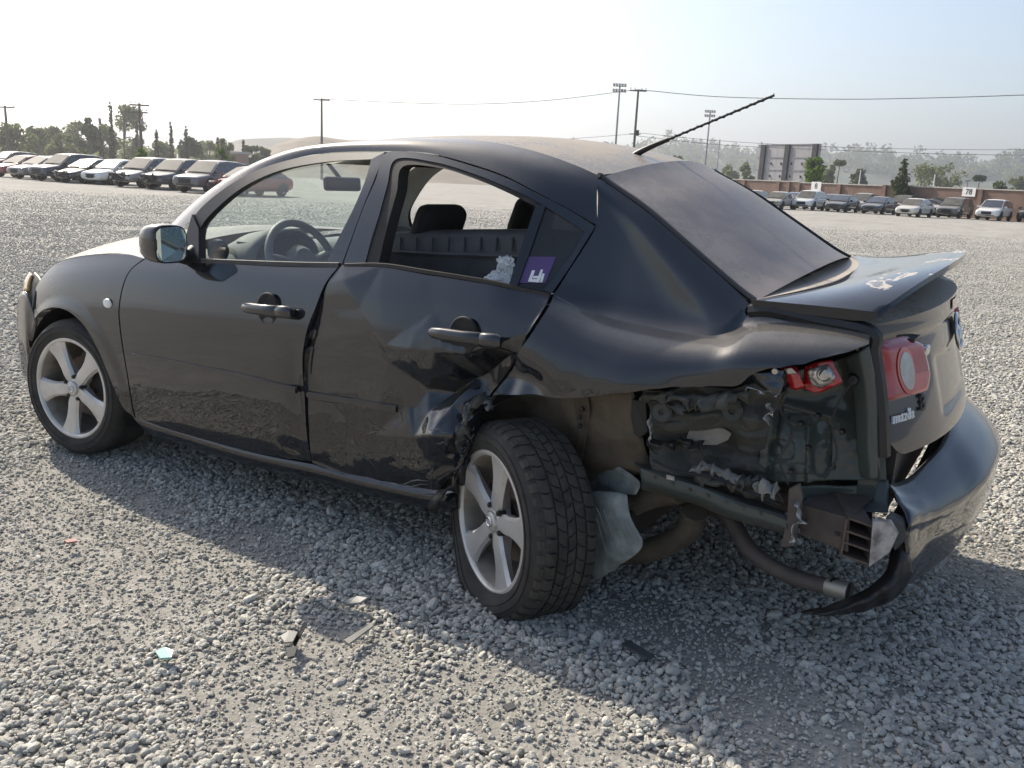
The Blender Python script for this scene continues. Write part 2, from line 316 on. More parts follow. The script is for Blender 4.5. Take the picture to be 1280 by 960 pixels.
# ================================================================== the wrecked car
_xb = [-1.0, -.8, -.6, -.3, 0, .3, .6, .9, 1.3, 1.7, 1.95, 2.2, 2.4, 2.64, 2.85, 3.0, 3.1, 3.25, 3.5, 3.8]
_zb = [.56, .65, .735, .83, .888, .93, .958, .977, .998, 1.03, 1.04, 1.035, 1.008, .958, .94, .952, .985, 1.0, 1.01, 1.01]
_b = catmull(np.stack([_xb, _zb], 1), 300)
_A = catmull(np.array([(.55, .50), (.47, .545), (.43, .57), (.30, .66), (.15, .735), (.03, .782), (0, .796), (-.03, .812), (-.06, .826), (-.10, .840), (-.15, .853), (-.21, .865), (-.28, .871), (-.36, .873), (-.5, .866), (-.6, .857), (-.7, .840), (-.8, .805), (-.95, .74)]), 400)[::-1]
_B = catmull(np.array([(.6, .44), (.50, .51), (.44, .537), (.40, .552), (.25, .595), (.12, .632), (.05, .655), (.02, .675), (0, .70), (-.02, .745), (-.045, .79), (-.08, .828), (-.13, .852), (-.2, .866), (-.3, .873), (-.45, .866), (-.6, .85), (-.7, .83), (-.95, .74)]), 400)[::-1]
_xw = [-1.05, -.95, -.85, -.75, -.6, -.45, -.3, -.1, .2, 1, 2.4, 2.9, 3.15, 3.3, 3.42, 3.55, 3.7]
_dw = [-.50, -.36, -.26, -.18, -.10, -.052, -.024, -.005, 0, 0, 0, 0, -.018, -.04, -.075, -.14, -.27]
_w = catmull(np.stack([_xw, _dw], 1), 300)
def zbelt(x): return np.interp(x, _b[:, 0], _b[:, 1])
def Yh(x, z):
    x = np.asarray(x, float); z = np.asarray(z, float); q = z-zbelt(x); s = sstep(2.25, 2.66, x)
    a = np.interp(q, _A[:, 0], _A[:, 1]); b = np.interp(q, _B[:, 0], _B[:, 1])
    return a*(1-s)+b*s+np.interp(x, _w[:, 0], _w[:, 1])
def S(u, v):                       # the point of the car's left flank that shows at a pixel
    d = ray(u, v); t0 = (-1.15-CAM[1])/d[1]; t1 = (-.42-CAM[1])/d[1]; T = np.linspace(t0, t1, 600)
    P = CAM+T[:, None]*d; g = P[:, 1]+Yh(P[:, 0], P[:, 2]); i = np.argmax(g > 0)
    if g[i] <= 0: return P[-1]
    if i == 0: return P[0]
    k = g[i-1]/(g[i-1]-g[i]); return P[i-1]*(1-k)+P[i]*k
def Sc(px, n, smooth=True):
    P = np.array([S(*q) for q in px])
    return (catmull(P, n) if smooth and len(P) > 2 else resamp(P, n))
def grid_smooth(D, it):
    for _ in range(it):
        E = np.pad(D, 1, mode='edge'); D = (E[1:-1, 1:-1]*4+E[:-2, 1:-1]+E[2:, 1:-1]+E[1:-1, :-2]+E[1:-1, 2:])/8
    return D
def dent(ctrl, edges, X, Z, sm=3):  # sharp-creased dent field from control pixels (u, v, depth in m)
    C2 = [S(u, v)[[0, 2]] for u, v, d in ctrl]; D = np.array([c[2] for c in ctrl])
    v, e, f, ov, oe, of = delaunay_2d_cdt([Vector(c) for c in C2], [tuple(q) for q in edges], [], 0, 1e-6)
    val = [D[o[0]] if len(o) else 0 for o in ov]
    out = np.zeros(X.shape)
    for tri in f:
        a, b, c = (np.array(v[i]) for i in tri); det = (b[1]-c[1])*(a[0]-c[0])+(c[0]-b[0])*(a[1]-c[1])
        if abs(det) < 1e-12: continue
        l0 = ((b[1]-c[1])*(X-c[0])+(c[0]-b[0])*(Z-c[1]))/det; l1 = ((c[1]-a[1])*(X-c[0])+(a[0]-c[0])*(Z-c[1]))/det; l2 = 1-l0-l1
        k = (l0 > -1e-4) & (l1 > -1e-4) & (l2 > -1e-4); out[k] = (l0*val[tri[0]]+l1*val[tri[1]]+l2*val[tri[2]])[k]
    return grid_smooth(out, sm)
def panel(L, Rr, B, T, nu, nv, dentf=None, gap=.002):
    """side panel bounded by pixel curves; returns grid on the flank surface"""
    P = coons(Sc(L, nv), Sc(Rr, nv), Sc(B, nu), Sc(T, nu))
    X, Z = P[..., 0], P[..., 2]; Y = -Yh(X, Z)
    if dentf is not None: Y = Y+dentf(X, Z)
    return np.stack([X, Y, Z], -1)
BASE = (1.32, 0, 0)
car = empty('wrecked_sedan', BASE, 'charcoal four-door sedan with crushed left rear corner, in the foreground', 'car')
car['base'] = BASE
IN = (0, .022, 0)
# ---- front fender
FEND_GAP = [(168, 522), (160, 478), (152, 430), (148, 395), (149, 377), (153, 358), (162, 338), (180, 323)]
G = panel([(45, 398), (41, 385), (42, 368), (50, 350)], FEND_GAP,
          [(45, 398), (54, 388), (70, 384), (89, 390), (108, 408), (122, 432), (133, 457), (144, 484), (155, 508), (168, 522)],
          [(50, 350), (68, 331), (95, 322), (130, 318), (160, 318), (180, 323)], 70, 40)
# rolled wheel-arch lip
xx, zz = G[..., 0], G[..., 2]; rr = np.hypot(xx-.02, zz-.30); G[..., 1] -= .007*sstep(.44, .38, rr)
fender = gridobj('front_fender', G, M['paint'], car, skirt=(0, .05, 0))
V, F = lathe([(0.0, -.006), (.014, -.006), (.021, -.003), (.023, .002)], 20); P0 = S(135, 379)
obj('side_repeater', [np.array([p[0]*1.25, p[1], p[2]*.9])+P0+[0, -.004, 0] for p in V], F, M['white'], fender)
# ---- front door
FD_REAR = [(388, 577), (383, 550), (379, 509), (377, 462), (380, 430), (386, 405), (394, 385), (407, 354), (425, 331)]
FG2 = [(169.6, 521), (161.4, 478), (153.4, 430), (149.3, 395), (150.3, 377), (154.3, 358), (163.5, 338), (182, 323.5)]
def fd_dent(X, Z):
    P = S(372, 500); a = np.exp(-(((X-P[0])/.05)**2+((Z-P[2])/.16)**2)); P2 = S(365, 560)
    return .012*a+.010*np.exp(-(((X-P2[0])/.10)**2+((Z-P2[2])/.05)**2))+.0012*np.sin(X*9+Z*5)*np.sin(Z*11)
G = panel(FG2, FD_REAR, [(169.6, 521), (200, 533), (250, 548), (312, 564), (350, 572), (388, 577)],
          [(182, 323.5), (215, 325.5), (240, 326), (300, 328.5), (370, 331), (425, 331)], 90, 60, fd_dent)
fdoor = gridobj('front_door', G, M['paint'], car, skirt=IN)
def strip(pixels, w, t, name, mat, parent, n=40, lift=0):
    P = Sc(pixels, n); V = []; F = []
    for p in P:
        for dz, dy in ((-w/2, .004), (-w/2*.8, -t), (w/2*.8, -t), (w/2, .004)): V.append(p+np.array([0, dy-lift, dz]))
    return obj(name, V, quads(n, 4)+[(0, 1, 2, 3), tuple(4*(n-1)+i for i in (3, 2, 1, 0))], mat, parent, sharp=30)
strip([(166, 444), (230, 456), (300, 470), (371, 488)], .024, .009, 'door_moulding', M['paint_clean'], fdoor)
strip([(232, 325), (300, 328), (370, 330.5), (424, 331.5)], .020, .006, 'window_sill_trim', M['trim'], fdoor)
def handle(u, v, u2, v2, parent):
    a, b = S(u, v), S(u2, v2); L = np.linalg.norm(b-a); ex = (b-a)/L; c = (a+b)/2
    # flat black disc standing in for the shade in the handle recess
    cc = a+ex*L*.42; ez = np.array([0, 0, 1.]); ey = np.array([0, -1., 0])
    V, F = lathe([(.0, -.001), (.030, -.0015), (.046, -.003), (.052, -.005), (.055, -.003), (.056, .004)], 28)
    obj('handle_recess_shade', [cc+np.array([p[0]*.98, p[1]-.005, p[2]*1.1]) for p in V], F, M['rubber'], parent, sharp=0)
    rows = []
    prof = [(0, .012, .010), (.04, .018, .016), (.2, .021, .022), (.5, .021, .022), (.72, .023, .022), (.735, .020, .018), (.75, .024, .023), (.94, .024, .021), (1, .016, .012)]
    for s, hz, hy in prof:
        o = a+ex*L*s-np.array([0, .030+.008*math.sin(s*math.pi), 0])
        rows.append([o+ez*hz*math.sin(t)*1.0+ey*hy*.7*math.cos(t) for t in np.linspace(0, 2*math.pi, 14, endpoint=False)])
    R_ = np.array(rows); V = list(R_.reshape(-1, 3)); F = quads(len(prof), 14, close_v=True)+[tuple(range(13, -1, -1)), tuple(len(V)-14+i for i in range(14))]
    obj('door_handle', V, F, M['paint_clean'], parent, sharp=60)
    for s in (.06, .9):
        V, F = box(a+ex*L*s-np.array([0, .012, 0]), (.022, .05, .018)); obj('handle_mount', V, F, M['black'], parent)
handle(311, 383, 372, 390, fdoor)
# ---- door frames and glass
def band(outer, inner, n, name, mat, parent, depth=.03, raise_=0):
    A_, B_ = Sc(outer, n), Sc(inner, n); off = np.array([0, -raise_, 0])
    V = list(A_+off)+list(B_+off)+list(A_+[0, depth, 0])+list(B_+[0, depth, 0])
    F = quads(2, n)+[(i+n, i+n+1, i+3*n+1, i+3*n) for i in range(n-1)]+[(i, i+2*n, i+2*n+1, i+1) for i in range(n-1)]
    F += [(0, n, 3*n, 2*n), (n-1, 3*n-1, 4*n-1, 2*n-1)]
    return obj(name, V, F, mat, parent, sharp=30)
FTOP_O = [(240, 322), (241, 290), (246, 266), (280, 236), (320, 213), (360, 200), (410, 192), (481, 190)]
FTOP_I = [(247, 322), (248, 297), (256, 276), (287, 246), (318, 226), (357, 211), (410, 202), (464, 199)]
band(FTOP_O, FTOP_I, 60, 'window_frame', M['black'], fdoor, .035)
band([(481, 190), (468, 224), (454, 258), (440, 296), (427, 331)], [(464, 199), (457, 224), (444, 256), (428, 288), (406, 331)], 24, 'pillar_cover', M['paint_clean'], fdoor, .035)
def pane(name, curves, mat, parent, nu, nv, inset=.012):
    L, Rr, B, T = curves; P = coons(Sc(L, nv), Sc(Rr, nv), Sc(B, nu), Sc(T, nu)); P[..., 1] = -Yh(P[..., 0], P[..., 2])+inset
    return gridobj(name, P, mat, parent)
pane('window_glass', ([(245, 327), (247, 300), (252, 282)], [(405, 333), (430, 285), (457, 224)], [(245, 327), (320, 330), (405, 333)],
     [(252, 282), (285, 246), (318, 226), (357, 211), (410, 204), (457, 224)]), M['glass'], fdoor, 40, 20)
# ---- wing mirror
mc = PY(203, 304, -.915)
rows = []
for s, k in ((-.075, .15), (-.07, .55), (-.055, .80), (-.03, .95), (0, 1.0), (.035, 1.0), (.05, .97), (.055, .92)):
    ring = []
    for t in np.linspace(0, 2*math.pi, 24, endpoint=False):
        c_, s_ = math.cos(t), math.sin(t); cy = .068*np.sign(c_)*abs(c_)**.6; cz = .076*np.sign(s_)*abs(s_)**.55
        ring.append(mc+np.array([s+.015*c_, cy*k, cz*k-.012*(1-k)]))
    rows.append(ring)
R_ = np.array(rows); n_ = len(rows)
wm = obj('wing_mirror', R_.reshape(-1, 3), quads(n_, 24, close_v=True, flip=True)+[tuple(range(24)), tuple((n_-1)*24+i for i in range(23, -1, -1))], M['paint'], car, sharp=60)
ring = []
V = []
for t in np.linspace(0, 2*math.pi, 24, endpoint=False):
    c_, s_ = math.cos(t), math.sin(t); V.append(mc+np.array([.0575+.012*c_, .060*np.sign(c_)*abs(c_)**.55-.003, .067*np.sign(s_)*abs(s_)**.5]))
obj('mirror_rim', [v*1.0+np.array([-.0015, 0, 0])+(v-mc)*np.array([0, .09, .09]) for v in V], [tuple(range(23, -1, -1))], M['blackgloss'], wm, smooth=False)
obj('mirror_glass', V, [tuple(range(23, -1, -1))], M['mirror'], wm, smooth=False)
a = [S(231, 326), S(246, 327), S(247, 285), S(243, 268)]
obj('mirror_sail', *prism([a[0]+[-.02, -.014, 0], a[1]+[.03, -.014, 0], a[2]+[.02, -.012, 0], a[3]+[0, -.012, 0]], (0, 1, 0), .035), M['black'], wm, sharp=30)
P1 = mc+np.array([.01, .07, -.045]); P2 = S(240, 318)+np.array([0, .01, 0])
obj('mirror_arm', *tube([P1, (P1+P2)/2+[0, 0, -.012], P2], [.035, .032, .04], 12), M['black'], wm)
# ---- rear door (dented)
RD_FRONT = [(390, 578), (385, 550), (381, 509), (379, 462), (382.2, 430), (388.3, 405), (396.5, 385), (409.5, 354), (428, 331)]
RD_REAR = [(541, 619), (548, 606), (566, 588), (577, 566), (576, 535), (582, 508), (593, 491), (611, 475), (637, 446), (660, 416), (678, 388), (687, 368)]
RD_BOT = [(391, 578), (430, 594), (470, 607), (510, 616), (541, 619)]
RD_TOP = [(429, 331), (479, 331), (535, 339), (604, 350), (641, 358), (687, 368)]
RDC = [(428, 331, 0), (479, 331, .003), (535, 339, .006), (604, 350, .004), (641, 358, .002), (687, 368, 0),          # 0-5 top edge
       (390, 578, .004), (385, 550, .008), (381, 509, .016), (379, 462, .024), (382, 430, .027), (388, 405, .026), (396, 385, .018), (409, 354, .002),  # 6-13 front edge
       (541, 619, .03), (566, 588, .065), (577, 566, .10), (576, 535, .09), (582, 508, .13), (593, 491, .13), (611, 475, .10), (637, 446, .045), (660, 416, .012), (678, 388, .002),  # 14-23 rear edge
       (430, 594, .008), (470, 607, .012), (510, 616, .018),                                                            # 24-26 bottom edge
       (432, 350, -.006), (448, 385, .006), (463, 415, .008), (480, 455, .024), (494, 494, .040), (500, 511, .044),     # 27-32 long crease
       (480, 432, .002), (512, 436, -.010), (545, 440, -.010), (580, 442, .000), (610, 432, .006),                         # 33-37 lower edge of the upper field
       (540, 390, .008), (600, 392, .006),                                                                             # 38-39 upper field
       (520, 492, .072), (545, 498, .120), (570, 480, .135), (598, 463, .115), (625, 446, .065),                         # 40-44 floor of the valley above the arch
       (505, 514, .052), (525, 518, .052), (552, 511, .055), (573, 514, .085),                                           # 45-48 lip of the flap
       (513, 548, .016), (528, 576, .026), (540, 606, .030),                                                           # 49-51 crease below the lip
       (540, 543, -.010), (562, 545, .010), (548, 572, .022), (560, 590, .060),                                          # 52-55 flap bulge
       (432, 535, .030), (462, 545, .028), (470, 580, .018), (425, 570, .020)]                                          # 56-59 lower field
RDE = [(27, 28), (28, 29), (29, 30), (30, 31), (31, 32), (32, 45), (33, 34), (34, 35), (35, 36), (36, 37), (40, 41), (41, 42), (42, 43), (43, 44), (45, 46), (46, 47), (47, 48), (45, 49), (49, 50), (50, 51), (31, 40), (28, 33), (30, 33)]
def rd_dent(X, Z):
    d = dent(RDC, RDE, X, Z, 1)
    P = np.stack([X, Z], -1); lo = sstep(.75, .45, Z); near = sstep(1.9, 2.2, X)*sstep(.95, .7, Z)
    return d+.0022*lo*vnoise(P, 16, 3)+.006*near*vnoise(P, 26, 5)+.0012*vnoise(P, 9, 9)
G = panel(RD_FRONT, RD_REAR, RD_BOT, RD_TOP, 150, 130, rd_dent)
rdoor = gridobj('rear_door', G, M['paint'], car, skirt=(0, .03, 0), sharp=35)
def dpt(u, v, lift=.004):          # a point on the dented rear door
    p = S(u, v); d = rd_dent(np.array([[p[0]]*2]*2), np.array([[p[2]]*2]*2))[0, 0]; return p+np.array([0, d-lift, 0])
def rdg(u, v): return p_on_grid(G, u, v)
def p_on_grid(G, u, v, lift=.003):
    Q = G.reshape(-1, 3)-CAM; z = Q@FW; pu = 640+FPX*(Q@RT)/z; pv = 480-FPX*(Q@UP)/z; i = np.argmin((pu-u)**2+(pv-v)**2)
    return G.reshape(-1, 3)[i]+np.array([.0, -lift, 0])
P_ = np.array([p_on_grid(G, *q, lift=.004) for q in [(386, 493), (415, 497), (450, 503), (480, 508), (497, 511)]])
V = []
for p in catmull(P_, 20):
    for dz, dy in ((-.012, .004), (-.010, -.006), (.010, -.006), (.012, .004)): V.append(p+np.array([0, dy, dz]))
obj('door_moulding', V, quads(20, 4), M['paint_clean'], rdoor, sharp=30)
def scratch(Gr, pts, w, parent, mat='bare', n=14):
    P = np.array([p_on_grid(Gr, *q, lift=.0025) for q in resamp(np.array(pts, float), n)]); V = []
    for i, p in enumerate(P):
        k = w*(.25+.75*math.sin(math.pi*(i+.3)/n))*(.6+.8*rnd.random()); V += [p+[0, 0, -k/2], p+[0, -.0008, 0], p+[0, 0, k/2]]
    return obj('scrape_mark', V, quads(n, 3), M[mat], parent)
M['bare2'] = simple('scuffed_pale_paint', (.15, .155, .155), .55, var=.5, vscale=40)
for pts, w_ in (([(382, 494), (420, 498), (498, 508)], .003), ([(386, 499), (440, 506), (497, 512)], .002), ([(460, 527), (475, 535), (482, 539)], .003), ([(455, 545), (467, 539), (482, 538)], .003),
                ([(534, 536), (548, 537), (560, 541)], .003), ([(480, 601), (505, 608), (535, 605)], .005), ([(500, 606), (520, 600), (536, 601)], .004), ([(538, 597), (540, 610), (540, 617)], .004),
                ([(498, 509), (503, 525), (500, 530)], .004), ([(437, 568), (460, 573), (472, 588)], .002), ([(525, 580), (533, 575)], .003), ([(410, 572), (425, 574)], .003), ([(535, 575), (540, 590), (541, 605)], .005),
                ([(545, 555), (556, 552), (560, 556)], .003), ([(548, 535), (553, 530)], .002)):
    scratch(G, pts, w_, rdoor, 'bare2')
handle(544, 414, 633, 426, rdoor)
RT_O = [(429, 330), (441, 296), (455, 258), (470, 224), (483, 191), (535, 193), (585, 206), (629, 221), (666, 239), (710, 262), (744, 283)]
RT_I = [(456, 330), (464, 300), (474, 268), (484, 232), (495, 199), (545, 203), (592, 217), (632, 233), (664, 248), (704, 272), (731, 289)]
band(RT_O, RT_I, 80, 'window_frame', M['paint_clean'], rdoor, .035)
RT_J = [(472, 331), (478, 304), (486, 272), (495, 240), (503, 208), (549, 210), (594, 224), (632, 240), (662, 255), (676, 262)]
band(RT_I[:-2]+[(680, 258)], RT_J, 60, 'window_rubber', M['rubber'], rdoor, .06, -.004)
band([(744, 283), (726, 312), (708, 340), (690, 366)], [(731, 289), (716, 315), (698, 340), (679, 363)], 20, 'window_frame', M['paint_clean'], rdoor, .035)
band([(671, 254), (660, 286), (648, 320), (636, 357)], [(682, 258), (671, 290), (659, 324), (646, 359)], 20, 'window_divider', M['blackgloss'], rdoor, .03, .002)
pane('quarter_glass', ([(645, 359), (660, 320), (681, 259)], [(681, 364), (700, 336), (730, 290)], [(645, 359), (664, 362), (681, 364)], [(681, 259), (708, 275), (730, 290)]), M['tint'], rdoor, 16, 16, .010)
sq = [S(658, 321)+[0, -.001, 0], S(694, 321)+[0, -.001, 0], S(680, 354)+[0, -.001, 0], S(646, 354)+[0, -.001, 0]]
stk = obj('window_sticker', [p+[0, .007, 0] for p in sq], [(0, 1, 2, 3)], M['sticker'], rdoor, smooth=False)
def spx(u, v): return S(u, v)+np.array([0, .0045, 0])
for pl in ([(659, 352), (664, 338), (668, 338), (664, 349), (672, 349), (671, 353)], [(666, 345), (676, 345), (675, 348), (665, 348)], [(669, 353), (675, 337), (678, 337), (673, 353)], [(674, 353), (677, 342), (680, 342), (677, 353)]):
    obj('sticker_print', [spx(*q) for q in pl], [tuple(range(len(pl)))], M['white'], stk, smooth=False)
strip([(431, 331.5), (479, 331.5), (535, 340), (604, 351), (641, 359), (688, 369)], .014, .004, 'window_sill_trim', M['black'], rdoor)
# ---- quarter panel with C-pillar and roof rail
QF = [(612, 497), (622, 478), (641, 448), (664, 418), (682, 390), (692, 367), (709, 342), (728, 313), (747, 282), (712, 259), (668, 236), (630, 217), (586, 202), (536, 189), (483, 187), (410, 187)]
def q_dent(X, Z):
    # lower edge rolled and shoved in towards the torn rear
    k = sstep(.93, .76, Z)*sstep(2.75, 3.1, X); d = .05*k
    P = np.stack([X, Z], -1)
    a = S(655, 475); d = d+.03*np.exp(-(((X-a[0])/.06)**2+((Z-a[2])/.05)**2))*1.0
    b = S(625, 470); d = d+.045*np.exp(-(((X-b[0]-.01)/.045)**2+((Z-b[2])/.09)**2))
    d = d+.02*sstep(.80, .70, Z)*sstep(2.3, 2.5, X)
    return d+.004*sstep(.88, .75, Z)*vnoise(P, 14, 11)+.0015*vnoise(P, 7, 2)*sstep(.95, .85, Z)
QB = [(612, 497), (657, 495), (697, 499), (740, 496), (777, 492), (827, 487), (877, 485), (915, 484), (937, 470), (962, 462), (1000, 455), (1050, 443), (1086, 430)]
QLOW_L = [(612, 497), (622, 478), (641, 448), (664, 418), (682, 390), (692, 368)]
QMID = [(692, 368), (725, 384), (760, 396), (800, 406), (840, 414), (870, 418), (895, 419), (915, 413), (930, 400), (940, 386), (960, 377), (1020, 389), (1088, 404)]
L = Sc(QLOW_L, 44); B = Sc(QB, 150); T = Sc(QMID, 150); Rr = Sc([(1086, 430), (1088, 416), (1088, 404)], 44)
P = coons(L, Rr, B, T); X, Z = P[..., 0], P[..., 2]; Q1 = np.stack([X, -Yh(X, Z)+q_dent(X, Z), Z], -1)
# C-pillar sail: from the foot line up to the roof line and back-window edge
CL = Sc([(692, 368), (709, 342), (728, 313), (747, 282)], 40); CR_px = [(940, 384), (919, 362), (862, 311), (809, 265), (766, 234), (748, 219)]
CRp = np.array([PY(*q, y) for q, y in zip(CR_px, (-.655, -.635, -.60, -.57, -.545, -.535))])
QF_px = QMID[:10]
CB = Sc(QF_px, 60)
CT = np.array([S(747, 282), S(747, 262), S(747, 240), CRp[-1]])
Pc = coons(CL, catmull(CRp, 40), CB, catmull(CT, 60)); X, Z = Pc[..., 0], Pc[..., 2]
wgt = np.linspace(0, 1, 60)[None, :, None]
Yc = -Yh(X, Z); bl = sstep(.55, 1, wgt[..., 0]+0*X); Q2 = np.stack([X, Yc*(1-bl)+Pc[..., 1]*bl, Z], -1)
Q2[0] = Q1[-1][np.round(np.linspace(0, np.argmin(np.linalg.norm(T-S(940, 386), axis=1)), 60)).astype(int)]
jag = .007*vnoise(Q1[0][:, [0]]*np.ones((1, 2)), 13, 12)*np.abs(vnoise(Q1[0][:, [0]]*np.ones((1, 2)), 5, 14))+.003*vnoise(Q1[0][:, [0]]*np.ones((1, 2)), 31, 13)*sstep(.2, .8, vnoise(Q1[0][:, [0]]*np.ones((1, 2)), 6, 15))
for k_, f_ in ((0, 1.), (1, .6), (2, .3), (3, .1)): Q1[k_][:, 2] += jag*f_; Q1[k_][:, 1] += .8*jag*f_
quarter = gridobj('quarter_panel', Q1, M['paint'], car, skirt=(0, .012, 0), sharp=40)
gridobj('rear_pillar', Q2, M['paint_clean'], quarter, sharp=40)
# roof rail between door tops and roof ditch, from windscreen pillar foot to C-pillar
lo = Sc([(214, 322), (224, 292), (244, 268), (281, 236), (321, 213), (361, 200), (410, 191), (483, 189), (536, 191.5), (586, 204), (630, 219), (667, 238), (711, 261), (747, 282)], 90)
hi_px = [((196, 312), -.70), ((210, 285), -.66), ((243, 253), -.62), ((283, 225), -.585), ((322, 203), -.56), ((362, 188), -.54), ((410, 180), -.525), ((483, 174), -.515), ((541, 173), -.51), ((590, 175), -.51), ((629, 180), -.51), ((672, 190), -.515), ((713, 204), -.525), ((748, 219), -.535)]
hi = catmull(np.array([PY(*q, y) for q, y in hi_px]), 90)
rows = []
for k in np.linspace(0, 1, 9):
    r = lo*(1-k)+hi*k; bul = .016*math.sin(math.pi*k); r = r+np.array([0, -bul*.6, bul*.8]); rows.append(r)
gridobj('roof_rail', np.array(rows), M['paint'], quarter, sharp=60)
# ---- roof (crowned), windscreen, bonnet, rear window: from the near edge across to the far side
def across(near, ytop, crown, n, sag=0):      # near-side edge curve swept to its mirror image, leaning as the car does
    rows = []
    for k in np.linspace(0, 1, n):
        r = near.copy(); y = near[:, 1]*(1-2*k); r[:, 1] = y; r[:, 2] = near[:, 2]+.045*(y-near[:, 1])+np.asarray(crown)*(1-(2*k-1)**2); rows.append(r)
    return np.array(rows)
ridge = hi[42:]                                # from the windscreen header back
HX = PY(400, 181, -.53)
ri = catmull(np.array([HX]+[PY(*q, y) for q, y in hi_px[7:]]), 60)
G = across(ri, 0, .018, 30); kk = np.linspace(0, 1, 30)[:, None]
G[..., 0] -= .10*(1-(2*kk-1)**2)*sstep(1.9, 1.0, G[..., 0])-.0
G[..., 0] += .05*(1-(2*kk-1)**2)*sstep(2.0, 2.5, G[..., 0])
M['roof'] = dusty('roof_paint_dust', (.014, .015, .018), rough=.28, amt=.85, lo=.80, hi=1.0, base_dust=.05, dust=(.40, .35, .29))
roof = gridobj('roof', G, M['roof'], car, sharp=60)
roofR = G[-1]; roofB = G[:, -1]; roofF = G[:, 0]
# rear window
M['rearglass'] = dusty('dusty_rear_glass', (.012, .011, .013), rough=.22, coat=.65, amt=.66, lo=.25, hi=.8, base_dust=.15, dust=(.37, .325, .295), speck=.07)
rwL = catmull(np.array([PY(746, 217, -.525), PY(766, 232, -.53), PY(809, 262, -.555), PY(862, 308, -.585), PY(919, 358, -.615), PY(944, 377, -.63)]), 30)
G = across(rwL, 0, .05, 30); G[..., 0] += .055*(1-(2*kk-1)**2)
G[:, 0] = roofB*1.0+np.array([.004, 0, -.004])
rw = gridobj('rear_window', G, M['rearglass'], car, sharp=60)
RWG = G
V, F = [], []
for edge in (G[0], G[-1]):
    sgn = -1 if edge[0, 1] < 0 else 1
    A_ = edge+np.array([0, .012*sgn, .002]); B_ = edge+np.array([0, -.02*sgn, .006])
    v = [p for q in zip(A_, B_) for p in q]; f = quads(len(edge), 2); b_ = len(V); V += v; F += [tuple(i+b_ for i in q) for q in f]
    obj('rear_window_seal', *tube(edge+np.array([0, .006*sgn, .004]), .009, 6), M['black'], rw)
for k in (8, 15, 22): pass
# windscreen: header to cowl
cowl = np.array([PY(196, 312, -.70)]); wsL = catmull(np.array([p for p in hi[::6][:6]]), 20)
i0 = np.argmin(np.abs(hi[:, 0]-HX[0])); wsL = resamp(hi[:i0+1], 24)
G = across(wsL, 0, .018, 30); G[..., 0] -= .18*(1-(2*kk-1)**2)*np.linspace(1, .3, 24)[None]
ws = gridobj('windscreen', G, M['wind'], car, sharp=60)
WSG = G
# far roof rail / pillars on the right side (mirrored, leaning)
def mir(P):
    P = np.array(P, float); Q = P.copy(); Q[..., 1] = -P[..., 1]; Q[..., 2] = P[..., 2]+.045*(-2*P[..., 1]); return Q
far = empty('x', (0, 0, 0)); bpy.data.objects.remove(far)
rows = np.array(rows); fr = gridobj('right_roof_rail', mir(rows), M['paint'], car, sharp=60)
gridobj('pillar_trim', mir(rows)+np.array([0, -.02, -.012]), M['trimlight'], fr)
gridobj('rear_pillar', mir(Q2), M['paint'], fr)
gridobj('pillar_trim', mir(Q2)+np.array([0, -.025, 0]), M['trimlight'], fr)
gridobj('right_quarter_panel', mir(np.stack([Q1[..., 0], -Yh(Q1[..., 0], Q1[..., 2]), Q1[..., 2]], -1)), M['paint'], car)
# right flank below the belt (doors, fender), one sheet each
for nm, x0, x1, z0 in (('right_rear_door', 1.56, 2.52, .26), ('right_front_door', .47, 1.55, .24), ('right_front_fender', -.55, .46, .68)):
    X, Zt = np.meshgrid(np.linspace(x0, x1, 40), np.linspace(0, 1, 30)); Z = z0+(zbelt(X)+.0-z0)*Zt
    rd_ = gridobj(nm, mir(np.stack([X, -Yh(X, Z), Z], -1)), M['paint'], car)
    if 'door' in nm:
        gridobj('door_trim', mir(np.stack([X, -Yh(X, Z)+.07, Z+.02], -1)), M['trim'], rd_)
        for xk in np.arange(x0+.08, x1-.03, .11):
            zt = zbelt(xk); V, F = box(mir([xk, -Yh(xk, zt)+.085, zt-.10]), (.008, .03, .17)); obj('trim_rib', V, F, M['black'], rd_)
        V, F = box(mir([(x0+x1)/2, -.70, zbelt((x0+x1)/2)-.005]), ((x1-x0)-.02, .05, .035)); bevel(obj('door_sill', V, F, M['trim'], rd_, smooth=False), .01)
        V, F = box(mir([(x0+x1)/2, -.69, zbelt((x0+x1)/2)-.20]), ((x1-x0)*.7, .08, .05)); bevel(obj('armrest', V, F, M['trim'], rd_, smooth=False), .015)
# right B pillar and window divider
for xa, xb in (((1.50, .98), (1.70, 1.40)),):
    A_ = np.array([[xa[0], -Yh(xa[0], xa[1]), xa[1]], [xb[0], -Yh(xb[0], xb[1]), xb[1]]]); P_ = resamp(A_, 6)
    V = []
    for p in P_:
        for dx, dy in ((-.05, 0), (.06, 0), (.05, .05), (-.04, .05)): V.append(mir(p+np.array([dx, dy, 0])))
    obj('right_door_pillar', V, quads(6, 4, close_v=True), M['trimlight'], car, sharp=30)
# ---- bonnet
hl = np.array([PY(50, 349, -.70), PY(68, 330, -.735), PY(95, 321, -.745), PY(130, 317, -.745), PY(160, 317, -.745), PY(184, 322, -.735)])
G = across(catmull(hl, 30), 0, .06, 30); G[..., 0] -= .24*(1-(2*kk-1)**2)*np.linspace(1, .35, 30)[None]
M['bonnet'] = dusty('bonnet_dust', (.014, .015, .018), rough=.28, amt=.6, lo=.75, hi=1.0, base_dust=.03, dust=(.27, .215, .155))
bon = gridobj('bonnet', G, M['bonnet'], car, sharp=60)
